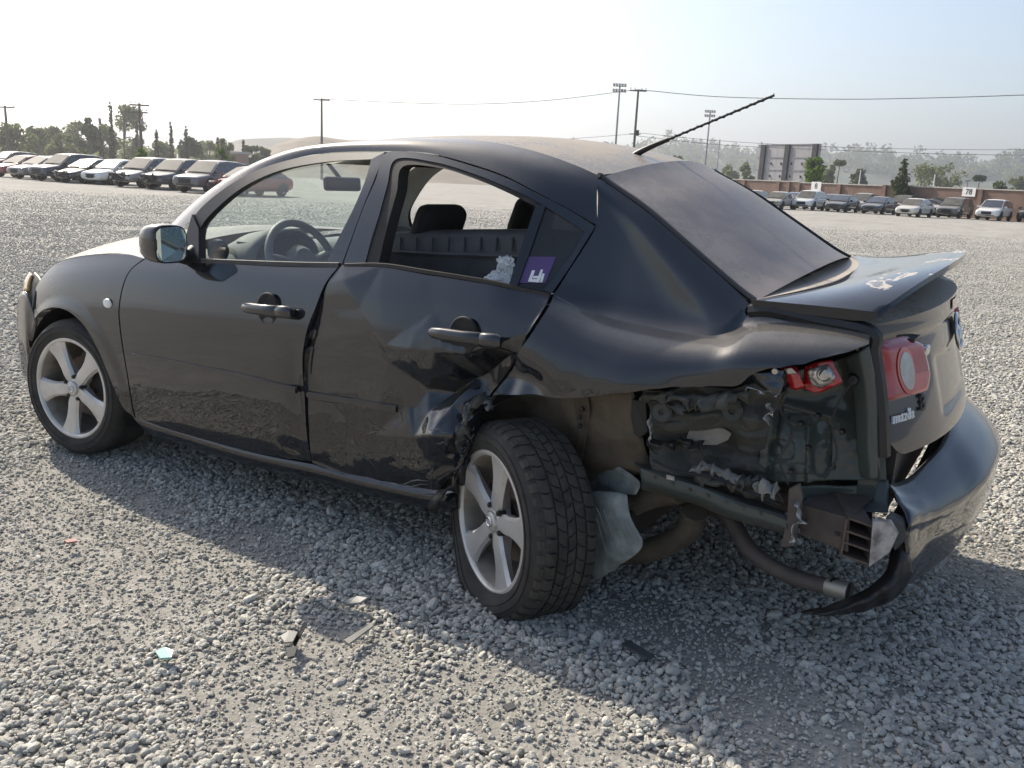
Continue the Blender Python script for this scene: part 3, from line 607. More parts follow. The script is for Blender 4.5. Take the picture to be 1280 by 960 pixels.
# front bumper side, lamp
G = np.array([catmull(r, 14) for r in ([PY(24, 368, -.80), PY(22, 400, -.80), PY(25, 440, -.79), PY(30, 470, -.78), PY(42, 486, -.77)],
              [PY(34, 366, -.83), PY(33, 395, -.845), PY(35, 440, -.83), PY(38, 472, -.82), PY(46, 488, -.80)],
              [PY(47, 402, -.85), PY(45, 408, -.85), PY(40, 440, -.80), PY(42, 475, -.79), PY(47, 490, -.79)])])
fb = gridobj('front_bumper', loft([list(r) for r in G], 12, 24), M['paint'], car, thick=.006)
G2 = across(catmull(np.array([PY(24, 368, -.80), PY(22, 400, -.80), PY(25, 440, -.79), PY(42, 486, -.77)]), 12), 0, 0, 24); k2 = np.linspace(0, 1, 24)[:, None]
G2[..., 0] -= .28*(1-(2*k2-1)**4); gridobj('bumper_front', G2, M['paint'], fb)
lampg = loft([[PY(34, 366, -.80), PY(36, 352, -.775), PY(44, 340, -.75)], [PY(40, 368, -.82), PY(43, 355, -.80), PY(50, 346, -.77)], [PY(42, 386, -.845), PY(46, 368, -.825), PY(53, 352, -.79)]], 10, 10)
hlamp = gridobj('headlamp', lampg, M['darkmetal'], car, thick=.01)
gridobj('amber_indicator', loft([[PY(30, 364, -.815), PY(33, 350, -.79), PY(38, 341, -.765)], [PY(36, 364, -.822), PY(38, 352, -.80), PY(41, 344, -.775)]], 4, 8), M['amber'], hlamp, thick=.012)
# ---- sill
L1 = Sc([(150, 500), (162, 520), (180, 532), (215, 543), (260, 557), (312, 572), (390, 590), (460, 608), (520, 622), (548, 627), (566, 624)], 70)
L1[:, 1] = -Yh(L1[:, 0], .32)+.030; sec = [(.02, .035), (.0, .018), (-.006, .004), (-.004, -.02), (.012, -.05), (.05, -.068), (.12, -.07)]
V = [p+np.array([0, dy, dz+.012]) for p in L1 for dy, dz in sec]
sill = obj('sill', V, quads(70, len(sec)), M['paint_clean'], car, sharp=50)
# under-body and cabin floor so that nothing shows through
V, F = box((1.25, 0, .27), (3.0, 1.40, .10)); obj('floor_pan', V, F, M['darkmetal'], car, smooth=False)
V, F = box((.45, 0, .6), (.04, 1.5, .6)); obj('bulkhead', V, F, M['trim'], car, smooth=False)
V, F = box((2.52, .22, .62), (.03, 1.0, .62)); obj('rear_bulkhead', V, F, M['trim'], car, smooth=False)
V, F = box(tilt((2.82, .02, .98)), (.58, 1.12, .02)); obj('parcel_shelf', V, F, M['trim'], car, smooth=False)
# ---- boot lid, lamps, badge, spoiler
_zx = catmull(np.array([(.45, 3.625), (.55, 3.62), (.66, 3.60), (.72, 3.585), (.8, 3.562), (.88, 3.538), (.93, 3.525), (.98, 3.512), (1.02, 3.505), (1.06, 3.503), (1.12, 3.50)]), 100)
def Xr(y, z):
    y = np.asarray(y, float); ze = z-.045*(y+.6); return np.interp(ze, _zx[:, 0], _zx[:, 1])-.125*(np.abs(y)/.62)**2.3
def SR(u, v, off=0):
    d = ray(u, v); T = np.linspace((-.85-CAM[1])/d[1], (.75-CAM[1])/d[1], 900); P = CAM+T[:, None]*d; g = Xr(P[:, 1], P[:, 2])+off-P[:, 0]
    i = np.argmax(g > 0)
    if g[i] <= 0 or i == 0: return P[np.argmin(np.abs(g))]
    k = g[i-1]/(g[i-1]-g[i]); return P[i-1]*(1-k)+P[i]*k
def rpatch(px4, nu, nv, off, smooth=True):
    L, Rr, B, T = [ (catmull(np.array([SR(*q) for q in c]), n) if len(c) > 2 else resamp(np.array([SR(*q) for q in c]), n)) for c, n in zip(px4, (nv, nv, nu, nu))]
    P = coons(L, Rr, B, T); P[..., 0] = Xr(P[..., 1], P[..., 2])+off; return P
yy = np.linspace(-.635, .635, 70); tt = np.linspace(0, 1, 50); G = np.zeros((50, 70, 3))
for j, y in enumerate(yy):
    zb_ = .655+.10*max(0, (abs(y)-.53)/.105)**2.5; zt_ = 1.028-.012*(abs(y)/.63)**2
    for i, t in enumerate(tt):
        z = zb_+(zt_-zb_)*t+.045*(y+.62); x = float(Xr(y, z))
        rec = sstep(.30, .24, abs(y))*sstep(.70, .73, z-.045*(y+.6))*sstep(.90, .86, z-.045*(y+.6))   # plate recess
        x -= .010*rec; x += .012*sstep(.955, .985, z-.045*(y+.6)); G[i, j] = (x, y, z)
M['lidpaint'] = dusty('boot_lid_paint', (.008, .009, .011), rough=.22, amt=.4, lo=.7, hi=1., base_dust=.05)
lid = gridobj('boot_lid', G, M['lidpaint'], car, skirt=(-.03, 0, 0), sharp=50)
# deck: from the rear window foot to the upper rear edge
back = G[-1]; front = np.array([[3.035+.05*(1-(y/.63)**2), y, 1.047+.045*(y+.62)+.012*(1-(y/.63)**2)] for y in yy])
D = np.array([front*(1-k)+back*k+np.array([0, 0, .012*math.sin(math.pi*k)]) for k in np.linspace(0, 1, 20)])
M['deck'] = dusty('boot_deck_dust', (.014, .015, .018), rough=.25, amt=.95, lo=.8, hi=1., base_dust=.05, dust=(.43, .38, .32))
gridobj('boot_deck', D, M['deck'], lid, skirt=(0, 0, -.04), sharp=50)
# spoiler: arched wing standing on its ends
sp = []; ys = np.linspace(-.66, .64, 50)
for y in ys:
    e = abs(y)/.65; lift = .065*(1-e**3.2); zc = 1.045+.045*(y+.62)
    xr_ = 3.500-.115*e**2.4+.012
    sp.append([np.array([xr_-.33, y, zc+lift*.12+.006]), np.array([xr_-.21, y, zc+lift*.55+.012]), np.array([xr_-.09, y, zc+lift*1.05+.016]), np.array([xr_+.012, y, zc+lift*1.40+.016]),
               np.array([xr_+.016, y, zc+lift*1.38+.006]), np.array([xr_-.03, y, zc+lift*1.02-.012]), np.array([xr_-.13, y, zc+lift*.60-.014]), np.array([xr_-.32, y, zc+lift*.05-.012])])
sp = np.array(sp); sp2 = np.array([catmull(r, 32, closed=True) for r in sp])
V = list(sp2.reshape(-1, 3)); spo = obj('spoiler', V, quads(50, 32, close_v=True)+[tuple(range(32)), tuple(49*32+i for i in range(31, -1, -1))], M['paint_clean'], lid, sharp=50)
# peeled clear coat on the spoiler
m, t, b = nmat('spoiler_peeling_paint'); b.inputs['Coat Weight'].default_value = 1.; b.inputs['Coat Roughness'].default_value = .04; b.inputs['Roughness'].default_value = .4; b.inputs['Specular IOR Level'].default_value = .1
nz_ = noise(t, 3.2, 5, .6, stretch=(1, .6, 1)); bd = ramp(t, math_(t, 'ABSOLUTE', math_(t, 'SUBTRACT', nz_, .60)), [(.0, 1.), (.008, .9), (.02, 0.)]).outputs[0]; ins = ramp(t, nz_, [(.60, 0.), (.62, .3)]).outputs[0]
geo = N(t, 'NewGeometry'); sx = N(t, 'SeparateXYZ'); t.links.new(geo.outputs['Normal'], sx.inputs[0]); upm = ramp(t, sx.outputs['Z'], [(.4, 0.), (.75, 1.)]).outputs[0]
k = math_(t, 'MULTIPLY', math_(t, 'MAXIMUM', bd, ins), upm); t.links.new(mixc(t, k, (.008, .009, .012), (.42, .39, .35)), b.inputs['Base Color']); t.links.new(math_(t, 'SUBTRACT', 1., k), b.inputs['Coat Weight']); M['spoil'] = m
spo.data.materials[0] = m
# tail lamp on the lid
TL = ([(1099, 503), (1094, 468), (1087, 428)], [(1146, 489), (1151, 460), (1141, 424)], [(1099, 503), (1122, 498), (1138, 493), (1146, 489)], [(1087, 428), (1108, 424), (1128, 420), (1141, 424)])
P = rpatch(TL, 24, 24, .032); c_ = np.linspace(0, 1, 24); ed = np.minimum.outer(np.minimum(c_, 1-c_), np.minimum(c_, 1-c_)); P[..., 0] -= .026*sstep(.10, 0, ed)
tl = gridobj('tail_lamp', P, M['red'], lid, sharp=60)
Pm = P[:, ::-1].copy(); dx_ = P[:, ::-1, 0]-Xr(P[:, ::-1, 1], P[:, ::-1, 2]); Pm[..., 1] *= -1; Pm[..., 2] += .09*Pm[..., 1]; Pm[..., 0] = Xr(Pm[..., 1], Pm[..., 2])+dx_; gridobj('tail_lamp', Pm, M['red'], lid, sharp=60)
lowp = P[1:11, 11:23].copy(); lowp[..., 0] += .0015; gridobj('reverse_lens', lowp, M['redlow'], tl)
cl = SR(1117, 461); M['amberglint'] = simple('pale_gold_facet', (.42, .33, .20), .3, .4)
for rr_, off, mt in ((.066, .0345, 'redlow'), (.052, .0365, 'clear')):
    V = [cl]; 
    for t in np.linspace(0, 2*math.pi, 28, endpoint=False):
        y, z = cl[1]+rr_*.62*math.cos(t), cl[2]+rr_*.98*math.sin(t); V.append(np.array([float(Xr(y, z))+off, y, z]))
    V[0] = V[0]+np.array([off+.004, 0, 0]); obj('lamp_reflector', V, [(0, 1+i, 1+(i+1) % 28) for i in range(28)], M[mt], tl)
for k in range(0):
    y, z = cl[1]-.020+.010*k, cl[2]+.012*math.sin(k*2.1)+.004; V, F = box((float(Xr(y, z))+.0405, y, z), (.004, .0045, .062-.012*abs(k-2))); obj('lamp_facet', V, F, M['amberglint' if k % 2 else 'chrome'], tl, smooth=False)
gridobj('red_reflection_patch', rpatch(([(1184, 386), (1184, 374)], [(1195, 381), (1196, 367)], [(1184, 386), (1195, 381)], [(1184, 374), (1196, 367)]), 5, 5, .016), M['redlow'], lid)  # small red patch modelled in place of a reflection on the lid
# emblem: oval ring with winged mark
bc = SR(1193, 413); bz = bc[2]; by = bc[1]
def em(y, z, o=.012): return np.array([float(Xr(by+y, bz+z))+o, by+y, bz+z])
emb = obj('emblem_ring', *tube([em(.068*math.cos(t), .056*math.sin(t)) for t in np.linspace(0, 2*math.pi, 33)], .006, 8, cap=False), M['chrome'], lid)
for pts in ([(-.058, .012), (-.03, .022), (-.012, .008), (0, -.022), (.012, .008), (.03, .022), (.058, .012)], [(-.05, -.03), (-.02, -.01), (0, .012), (.02, -.01), (.05, -.03)]):
    obj('emblem_wing', *tube(catmull(np.array([em(*q, .013) for q in pts]), 24), .0055, 6), M['chrome'], emb)
V = [em(0, 0, .008)]+[em(.066*math.cos(t), .054*math.sin(t), .007) for t in np.linspace(0, 2*math.pi, 24, endpoint=False)]
obj('emblem_plate', V, [(0, 1+i, 1+(i+1) % 24) for i in range(24)], M['black'], emb)
# model lettering
def lettering(txt, size, u, v, mat, name, parent, shear=.25, extr=.003, off=.0065):
    cu = bpy.data.curves.new('t', 'FONT'); cu.body = txt; cu.size = size; cu.extrude = extr; cu.shear = shear; cu.offset = .0012*size/.06
    to = bpy.data.objects.new('t', cu); COL.objects.link(to); bpy.context.view_layer.update()
    me = bpy.data.meshes.new_from_object(to.evaluated_get(bpy.context.evaluated_depsgraph_get())); bpy.data.objects.remove(to)
    p0 = SR(u, v); V = []
    for q in me.vertices:
        y = p0[1]+q.co.x; z = p0[2]+q.co.y+.045*q.co.x; V.append(np.array([float(Xr(y, z))+off+q.co.z, y, z]))
    F = [tuple(p.vertices) for p in me.polygons]; return obj(name, V, F, mat, parent, smooth=False)
lettering('mazda', .040, 1112, 529, M['chrome'], 'maker_lettering', lid)
lettering('3', .062, 1147, 513, M['black'], 'model_number', lid)
lock = SR(1152, 437); V, F = box((lock[0]+.01, lock[1], lock[2]), (.02, .05, .03)); bevel(obj('plate_lamp', V, F, M['chrome'], lid, smooth=False), .006)
# black gutter between lid and quarter panel
gp = np.array([PY(*q, y) for q, y in (((938, 380), -.645), ((965, 379), -.645), ((1020, 391), -.645), ((1088, 406), -.645), ((1091, 430), -.64), ((1097, 470), -.635), ((1101, 510), -.63), ((1103, 560), -.62))])
obj('boot_gutter', *tube(catmull(gp, 50)+np.array([0, .004, -.022]), .024, 8), M['black'], car)
# ---- antenna
a0 = PY(790, 198, 0); tip = PY(968, 119, 0.0); kn = PY(836, 174, 0)
ab = obj('aerial', *tube(catmull(np.array([a0+[-.01, 0, -.012], a0+[.01, 0, .012], PY(812, 184, 0), kn]), 14), np.linspace(.014, .008, 14), 10), M['black'], car)
mast = np.linspace(kn, tip, 60)
obj('aerial_mast', *tube(mast, .0042, 8), M['black'], ab)
hel = []; ax = (tip-kn)/np.linalg.norm(tip-kn); n1 = np.cross(ax, [0, 1, 0]); n1 /= np.linalg.norm(n1); n2 = np.cross(ax, n1)
for k in np.linspace(0, 1, 240): t = k*2*math.pi*14; hel.append(kn+(tip-kn)*k+.0045*(math.cos(t)*n1+math.sin(t)*n2))
obj('aerial_coil', *tube(hel, .0022, 5), M['black'], ab)
V, F = lathe([(.0, .02), (.022, .014), (.03, 0)], 16, tuple(a0+np.array([-.008, 0, -.012])), 'z'); obj('aerial_base', V, F, M['black'], ab)
# ---- rear bumper cover, hanging loose
st = [-.6, -.5, -.4, -.2, 0, .3, .6, .8, .88]
topi = [PY(1106, 606, -.6), PY(1128, 602, -.5), PY(1148, 590, -.4), PY(1176, 560, -.2), PY(1189, 527, 0), PY(1193, 492, .3), None, None, None]
crs = [PY(1130, 655, -.6), PY(1150, 650, -.5), PY(1167, 643, -.4), PY(1201, 624, -.2), PY(1231, 597, 0), PY(1247, 560, .3), None, None, None]
bot = [PY(1122, 738, -.6), PY(1136, 731, -.5), PY(1152, 719, -.4), PY(1184, 693, -.2), PY(1214, 655, 0), PY(1235, 615, .3), None, None, None]
topi = [None if q is None else CAM+(q-CAM)*((q[1]+.09-CAM[1])/(q[1]-CAM[1])) for q in topi]
for A_, dx in ((topi, (-.06, -.2, -.34)), (crs, (-.05, -.2, -.36)), (bot, (-.05, -.18, -.34))):
    for k in (6, 7, 8): A_[k] = np.array([A_[5][0]+dx[k-6], st[k], A_[5][2]+.045*(st[k]-.3)])
rows = []
for a_, b_, c_ in zip(topi, crs, bot):
    o1 = b_-a_; o2 = c_-b_
    rows.append([a_+np.array([-.02, 0, -.02]), a_, a_+o1*.35+[.0, 0, .010], a_+o1*.75+[.006, 0, .012], b_+[.004, 0, .006], b_+o2*.04+[.007, 0, .0], b_+o2*.12+[.004, 0, 0], b_+o2*.5+[.008, 0, 0], b_+o2*.85, c_, c_+np.array([-.03, 0, -.004])])
G = loft(rows, 70, 40)
P = G.reshape(-1, 3); wv = sstep(-.35, -.6, P[:, 1]); P[:, 0] += .012*wv*vnoise(P, 22, 4); P[:, 2] += .008*wv*vnoise(P, 18, 6); G = P.reshape(G.shape)
rbump = gridobj('rear_bumper', G, M['paint_clean'], car, thick=.005, sharp=35)
# torn lower lip that hangs forward on the left
lip = loft([[PY(1001, 765, -.70), PY(1034, 757, -.68), PY(1078, 738, -.66), PY(1106, 716, -.64), PY(1114, 684, -.60)],
            [PY(1020, 768, -.73), PY(1050, 762, -.72), PY(1088, 748, -.70), PY(1116, 728, -.68), PY(1132, 690, -.63)],
            [PY(1015, 769, -.72), PY(1060, 767, -.70), PY(1098, 757, -.66), PY(1124, 742, -.62), PY(1142, 716, -.58)]], 20, 40)
P = lip.reshape(-1, 3); P[:, 1] += .01*vnoise(P, 30, 8); P[:, 2] += .004*vnoise(P, 40, 2)
gridobj('torn_bumper_lip', P.reshape(lip.shape), M['black'], rbump, thick=.004)
# ---- torn-open corner: inner structure
def sheet(name, rows, n, m, mat, parent, amp=0., freq=12, seed=0, thick=.003, ax=1, fine=0):
    G = loft([[PY(u, v, y) for u, v, y in r] for r in rows], n, m); P = G.reshape(-1, 3)
    if amp:
        Pa = P*np.array([.55, 1, 1.5]); a = np.abs(vnoise(Pa, freq, seed))-.4; b = np.abs(vnoise(Pa, freq*2.3, seed+1))-.4; a = a+.7*(np.abs(((P[:, 2]*9+P[:, 0]*2.3+.6*vnoise(P, 7, seed+8)) % 1)-.5)*4-1)*.5
        P[:, ax] += amp*a+amp*.5*b; P[:, 2] += .35*amp*vnoise(P, freq*1.3, seed+2)
        if fine: P[:, ax] += fine*(np.abs(vnoise(P, freq*5, seed+5))-.4)
    return gridobj(name, P.reshape(G.shape), mat, parent, thick=thick, sharp=28)
wh = sheet('inner_wheel_house', [
    [(588, 520, -.60), (640, 498, -.58), (690, 494, -.62), (735, 492, -.72), (765, 490, -.74), (792, 489, -.74)],
    [(595, 560, -.50), (640, 530, -.52), (690, 528, -.60), (732, 530, -.70), (765, 530, -.72), (800, 530, -.72)],
    [(600, 620, -.42), (650, 580, -.46), (695, 570, -.56), (735, 570, -.66), (770, 568, -.69), (808, 562, -.69)],
    [(610, 680, -.40), (650, 660, -.42), (700, 630, -.50), (745, 604, -.60), (780, 596, -.64), (815, 588, -.66)]], 30, 40, M['mud'], car, .012, 9, 21)
rib = sheet('wheel_house_flange', [[(716, 494, -.72), (722, 530, -.70), (722, 556, -.67), (712, 580, -.62)], [(735, 494, -.735), (737, 520, -.72), (733, 548, -.70), (726, 580, -.66)]], 8, 24, M['mud'], wh, .003, 12, 4)
for u, v in ((727, 512), (723, 522), (724, 533)):
    V, F = lathe([(0, -.003), (.007, -.002), (.009, .004)], 12, tuple(PY(u, v, -.735))); obj('flange_hole', V, F, M['black'], wh)
# black grommet / vent in the edge of the wheel house
V, F = prism([PY(790, 498, -.745), PY(807, 503, -.75), PY(810, 540, -.74), PY(800, 548, -.74), PY(792, 543, -.745), PY(788, 520, -.75)], (0, 1, 0), .03)
bevel(obj('body_vent', V, F, M['black'], wh, smooth=False), .004)
# crumpled inner quarter
cr = sheet('crumpled_inner_quarter', [
    [(800, 490, -.76), (830, 486, -.79), (870, 484, -.80), (910, 484, -.79), (945, 480, -.78), (985, 492, -.74)],
    [(806, 505, -.75), (835, 502, -.74), (870, 500, -.72), (905, 502, -.74), (940, 505, -.74), (975, 505, -.72)],
    [(810, 524, -.77), (835, 526, -.77), (870, 522, -.76), (910, 520, -.75), (942, 524, -.75), (965, 520, -.70)],
    [(810, 545, -.73), (838, 550, -.71), (870, 545, -.67), (905, 540, -.66), (935, 545, -.69), (960, 545, -.68)],
    [(812, 566, -.71), (840, 572, -.69), (870, 566, -.66), (905, 562, -.63), (935, 566, -.66), (955, 570, -.66)],
    [(818, 590, -.71), (845, 594, -.70), (880, 600, -.68), (915, 606, -.66), (945, 612, -.65), (965, 620, -.64)]], 90, 110, M['torn'], car, .032, 10, 31, fine=.002)
V = [PY(u, v, -.705) for u, v in ((858, 548), (862, 536), (880, 533), (905, 536), (914, 542), (910, 550), (896, 556), (872, 556))]
M['panelgrey'] = simple('pale_exposed_panel', (.24, .23, .20), .7, var=.25, bmp=.2)
obj('exposed_panel', *prism(V, (0, .3, .1), .01), M['panelgrey'], cr, sharp=20)
for u, v, y in ((827, 515, -.785), (915, 514, -.765)):
    V, F = lathe([(0, .008), (.009, .006), (.010, -.002), (.026, -.006), (.032, .002)], 16, tuple(PY(u, v, y))); obj('bolt_boss', V, F, M['torn'], cr)
# shredded seams: ragged strips along torn edges
def shred(name, px, y, h, n, mat, parent, seed, dy=.02):
    """a ragged ribbon of torn sheet: uneven width, folded back on itself here and there"""
    g = np.random.default_rng(seed); n = max(8, n//2); P = resamp(np.array([PY(u, v, yy) for (u, v), yy in zip(px, np.broadcast_to(y, len(px)))]), n); P += g.normal(0, .004, P.shape); G_ = []
    wv = np.cumsum(g.normal(0, .5, n)); wv -= wv.mean()
    for i, p in enumerate(P):
        a = h*(.25+1.0*g.random()**1.5); sl = .010*g.normal(); cu_ = dy*.5*math.sin(wv[i]*1.3)
        G_.append([p+[0, .012, .35*a], p+[sl*.3, -.3*dy*g.random()+cu_*.4, 0], p+[sl*.7, cu_-.006, -.5*a], p+[sl, cu_*1.3+dy*(g.random()-.5)*.6, -a]])
    return gridobj(name, loft(G_, n*2, 9), mat, parent, thick=.0015, sharp=22)
shred('torn_seam', [(800, 497), (830, 494), (865, 498), (900, 496), (935, 490)], (-.80, -.815, -.80, -.80, -.79), .035, 46, M['torn'], cr, 1, .05)
shred('torn_seam', [(812, 504), (840, 508), (880, 510), (925, 503)], (-.80, -.80, -.79, -.78), .02, 40, M['torn'], cr, 2, .04)
shred('torn_seam', [(812, 545), (822, 556), (845, 553), (880, 556)], (-.77, -.75, -.735, -.72), .03, 30, M['darkmetal'], cr, 3, .05)
shred('bright_tear', [(812, 520), (813, 535), (812, 550)], -.785, .012, 14, M['bare'], cr, 4, .02)
shred('bright_tear', [(960, 505), (964, 514), (960, 525)], -.755, .014, 12, M['bare'], cr, 5, .02)
shred('bright_tear', [(930, 484), (950, 489), (972, 495)], -.80, .006, 14, M['bare'], cr, 6, .01)
# crumpled flap hanging below the quarter near the lamp
fl = sheet('folded_panel_flap', [[(935, 464, -.80), (952, 466, -.80), (975, 462, -.775), (988, 462, -.75)], [(944, 478, -.785), (958, 482, -.80), (975, 482, -.785), (988, 476, -.74)], [(962, 490, -.79), (966, 494, -.80), (972, 496, -.79), (984, 484, -.75)]], 24, 24, M['paint'], quarter, .006, 20, 9)
# rags of lining and metal on the rail
for px, y, sd, mt in (([(866, 586), (880, 582), (896, 585), (910, 592), (925, 600)], (-.74, -.73, -.73, -.72, -.72), 11, 'panelgrey'), ([(872, 594), (900, 600), (930, 610), (960, 618)], (-.745, -.735, -.73, -.72), 12, 'torn'),
                      ([(925, 598), (940, 600), (955, 607), (970, 615)], (-.74, -.74, -.735, -.73), 13, 'torn'), ([(945, 609), (958, 606), (972, 612)], (-.745, -.745, -.74), 14, 'panelgrey')):
    shred('torn_shred', px, y, .035, 34, M[mt], car, sd, .05)
# boot side well: embossed green-black panel with jamb
def well_rows():
    return [[(925, 470, -.70), (960, 470, -.66), (1000, 462, -.62), (1040, 452, -.58), (1075, 440, -.56), (1100, 432, -.56)],
            [(935, 505, -.68), (965, 500, -.64), (1000, 500, -.60), (1040, 490, -.57), (1075, 480, -.55), (1102, 470, -.56)],
            [(945, 540, -.66), (970, 535, -.66), (1005, 530, -.63), (1030, 525, -.60), (1070, 520, -.56), (1104, 515, -.56)],
            [(950, 570, -.66), (975, 568, -.67), (1010, 565, -.65), (1035, 560, -.60), (1072, 560, -.57), (1106, 560, -.56)],
            [(940, 600, -.65), (970, 602, -.67), (1010, 602, -.65), (1040, 600, -.60), (1075, 600, -.58), (1108, 600, -.57)]]
G = loft([[PY(*q) for q in r] for r in well_rows()], 80, 90); P = G.reshape(-1, 3)
Q = P-CAM; zz = Q@FW; pu = 640+FPX*(Q@RT)/zz; pv = 480-FPX*(Q@UP)/zz
def emb_(u0, v0, ru, rv, d, e=2.): 
    k = ((np.abs(pu-u0)/ru)**e+(np.abs(pv-v0)/rv)**e); P[:, 1] += d*sstep(1.15, .75, k)
emb_(977, 563, 17, 13, .010, 3); emb_(971, 563, 7, 6, -.014); emb_(1000, 525, 14, 7, -.010, 4); emb_(1027, 560, 13, 36, .014, 3); emb_(985, 585, 30, 6, -.006, 3)
P[:, 1] += -.02*np.exp(-((pv-505-(pu-985)*.25)/5)**2)*sstep(955, 975, pu)*sstep(1065, 1040, pu)          # fold across
P[:, 1] += .018*np.exp(-((pu-968+(pv-540)*.12)/5)**2)+-.016*np.exp(-((pu-1012)/4)**2)*sstep(520, 535, pv)
P[:, 1] += .004*vnoise(P, 20, 5)+.0015*vnoise(P, 60, 6)
well = gridobj('boot_side_well', P.reshape(G.shape), M['inner'], car, thick=.003, sharp=35)
jb = loft([[PY(u, v, y) for u, v, y in r] for r in ([(1058, 446, -.66), (1066, 480, -.64), (1070, 520, -.63), (1072, 560, -.62), (1076, 596, -.62)], [(1074, 440, -.70), (1082, 475, -.68), (1086, 515, -.665), (1086, 560, -.655), (1090, 600, -.65)],
      [(1086, 432, -.69), (1093, 470, -.665), (1097, 510, -.65), (1098, 555, -.64), (1100, 596, -.63)])], 16, 40)
gridobj('boot_jamb', jb, M['inner'], well, thick=.003)
obj('boot_weatherstrip', *tube(catmull(np.array([PY(1078, 432, -.66), PY(1086, 475, -.655), PY(1092, 520, -.645), PY(1093, 560, -.635), PY(1096, 600, -.63)]), 30), .011, 8), M['rubber'], well)
V, F = lathe([(0, -.02), (.012, -.018), (.016, 0), (.02, .01)], 14, tuple(PY(1068, 474, -.66))); obj('lamp_socket', V, F, M['black'], well)
# black box standing in for the shade inside the boot
V, F = box((3.05, .02, .72), (.86, 1.0, .5)); obj('boot_shade_box', V, F, M['black'], car, smooth=False)
# ---- broken outer tail lamp, still hanging in its recess
bl = sheet('broken_tail_lamp', [[(976, 460, -.755), (985, 458, -.76), (996, 458, -.755)], [(984, 474, -.755), (992, 472, -.765), (1000, 470, -.76)], [(988, 485, -.75), (996, 487, -.755), (1006, 484, -.75)]], 10, 10, M['red'], car, .004, 30, 3)
sheet('lens_shard', [[(1006, 459, -.735), (1022, 453, -.74), (1040, 449, -.735)], [(1004, 478, -.735), (1024, 476, -.75), (1050, 470, -.735)], [(1006, 486, -.73), (1024, 491, -.74), (1054, 477, -.73)]], 14, 16, M['red'], bl, .006, 28, 8)
sheet('lamp_reflector', [[(1010, 462, -.745), (1022, 458, -.752), (1036, 456, -.745)], [(1012, 474, -.75), (1026, 474, -.765), (1044, 470, -.75)], [(1016, 482, -.75), (1026, 484, -.755), (1040, 478, -.75)]], 12, 12, M['clear'], bl, .006, 30, 2)
sheet('lamp_reflector', [[(980, 460, -.765), (990, 459, -.77)], [(984, 468, -.768), (996, 466, -.772)]], 6, 6, M['clear'], bl, .003, 30, 6)
V, F = lathe([(0, -.012), (.014, -.01), (.02, 0), (.012, .006)], 18, tuple(PY(1030, 468, -.765))); obj('bulb_holder', V, F, M['clear'], bl)
obj('lens_rim', *tube(catmull(np.array([PY(1024, 474, -.77), PY(1026, 465, -.775), PY(1034, 458, -.77)]), 10), .003, 6), M['black'], bl)
V, F = lathe([(0, -.006), (.008, -.005), (.009, 0)], 14, tuple(PY(969, 464, -.79))); obj('lamp_clip', V, F, M['clear'], bl)
# ---- frame rail, lower panel, crash box and beam
rl = loft([[PY(u, v, y) for u, v, y in r] for r in ([(790, 578, -.66), (850, 592, -.67), (920, 618, -.66), (985, 640, -.65)], [(800, 584, -.735), (860, 602, -.735), (920, 625, -.735), (985, 648, -.73)], [(800, 592, -.745), (860, 610, -.745), (920, 633, -.745), (985, 655, -.74)],
      [(802, 606, -.735), (862, 622, -.735), (922, 645, -.735), (986, 663, -.73)], [(800, 612, -.66), (860, 628, -.66), (920, 650, -.66), (985, 668, -.65)])], 30, 50)
P = rl.reshape(-1, 3); P[:, 2] += .004*vnoise(P, 18, 3)
rail = gridobj('chassis_rail', P.reshape(rl.shape), M['inner'], car, thick=.003, sharp=40)
V, F = prism([PY(833, 593, -.752), PY(843, 596, -.752), PY(843, 601, -.752), PY(833, 599, -.752)], (0, 1, 0), .004); obj('rail_plug', V, F, M['foam'], rail, smooth=False)
sheet('rear_lower_panel', [[(988, 610, -.70), (1020, 606, -.62), (1060, 606, -.56), (1110, 600, -.52)], [(986, 628, -.70), (1020, 626, -.62), (1060, 624, -.57), (1112, 626, -.54)], [(990, 652, -.70), (1020, 644, -.66), (1060, 640, -.62), (1110, 640, -.57)]], 16, 30, M['inner'], car, .008, 14, 4)
V, F = prism([PY(986, 612, -.745), PY(999, 606, -.75), PY(1003, 622, -.745), PY(998, 655, -.74), (PY(994, 682, -.74)), PY(976, 684, -.74), PY(984, 650, -.742)], (0, 1, .2), .012)
fpl = obj('mounting_flange', V, F, M['rust'], car, sharp=30)
shred('bright_tear', [(1000, 626), (999, 640), (995, 655), (986, 678)], -.757, .008, 20, M['bare'], fpl, 8, .004)
# crash box: hollow rectangular member with internal webs, open end towards the viewer
def hollow(c0, ex, ey, ez, t, webs):
    ps = [box((0, 0, 0), (1, 1, 1))]; out = []
    def b(o, s): 
        V, F = box((0, 0, 0), s); return [c0+ex*(p[0]+o[0])+ey*(p[1]+o[1])+ez*(p[2]+o[2]) for p in V], F
    return b
a_, b_, c_ = PY(1003, 634, -.68), PY(1062, 652, -.70), PY(1003, 662, -.68)
cb = [PY(1000, 630, -.70), PY(1062, 648, -.72), PY(1060, 690, -.715), PY(1000, 668, -.69)]
V = [p for p in cb]+[p+np.array([.03, .16, .02]) for p in cb]
box1 = obj('bumper_bracket', V, [(0, 1, 2, 3), (4, 7, 6, 5), (0, 4, 5, 1), (3, 2, 6, 7), (0, 3, 7, 4)], M['rust'], car, smooth=False)
for u, v in ((1006, 652), (1046, 668)):
    V, F = lathe([(0, -.002), (.006, -.001), (.007, .003)], 12, tuple(PY(u, v, -.722))); obj('bracket_hole', V, F, M['black'], box1)
e0 = [PY(1060, 649, -.725), PY(1091, 660, -.70), PY(1087, 705, -.70), PY(1053, 693, -.72)]
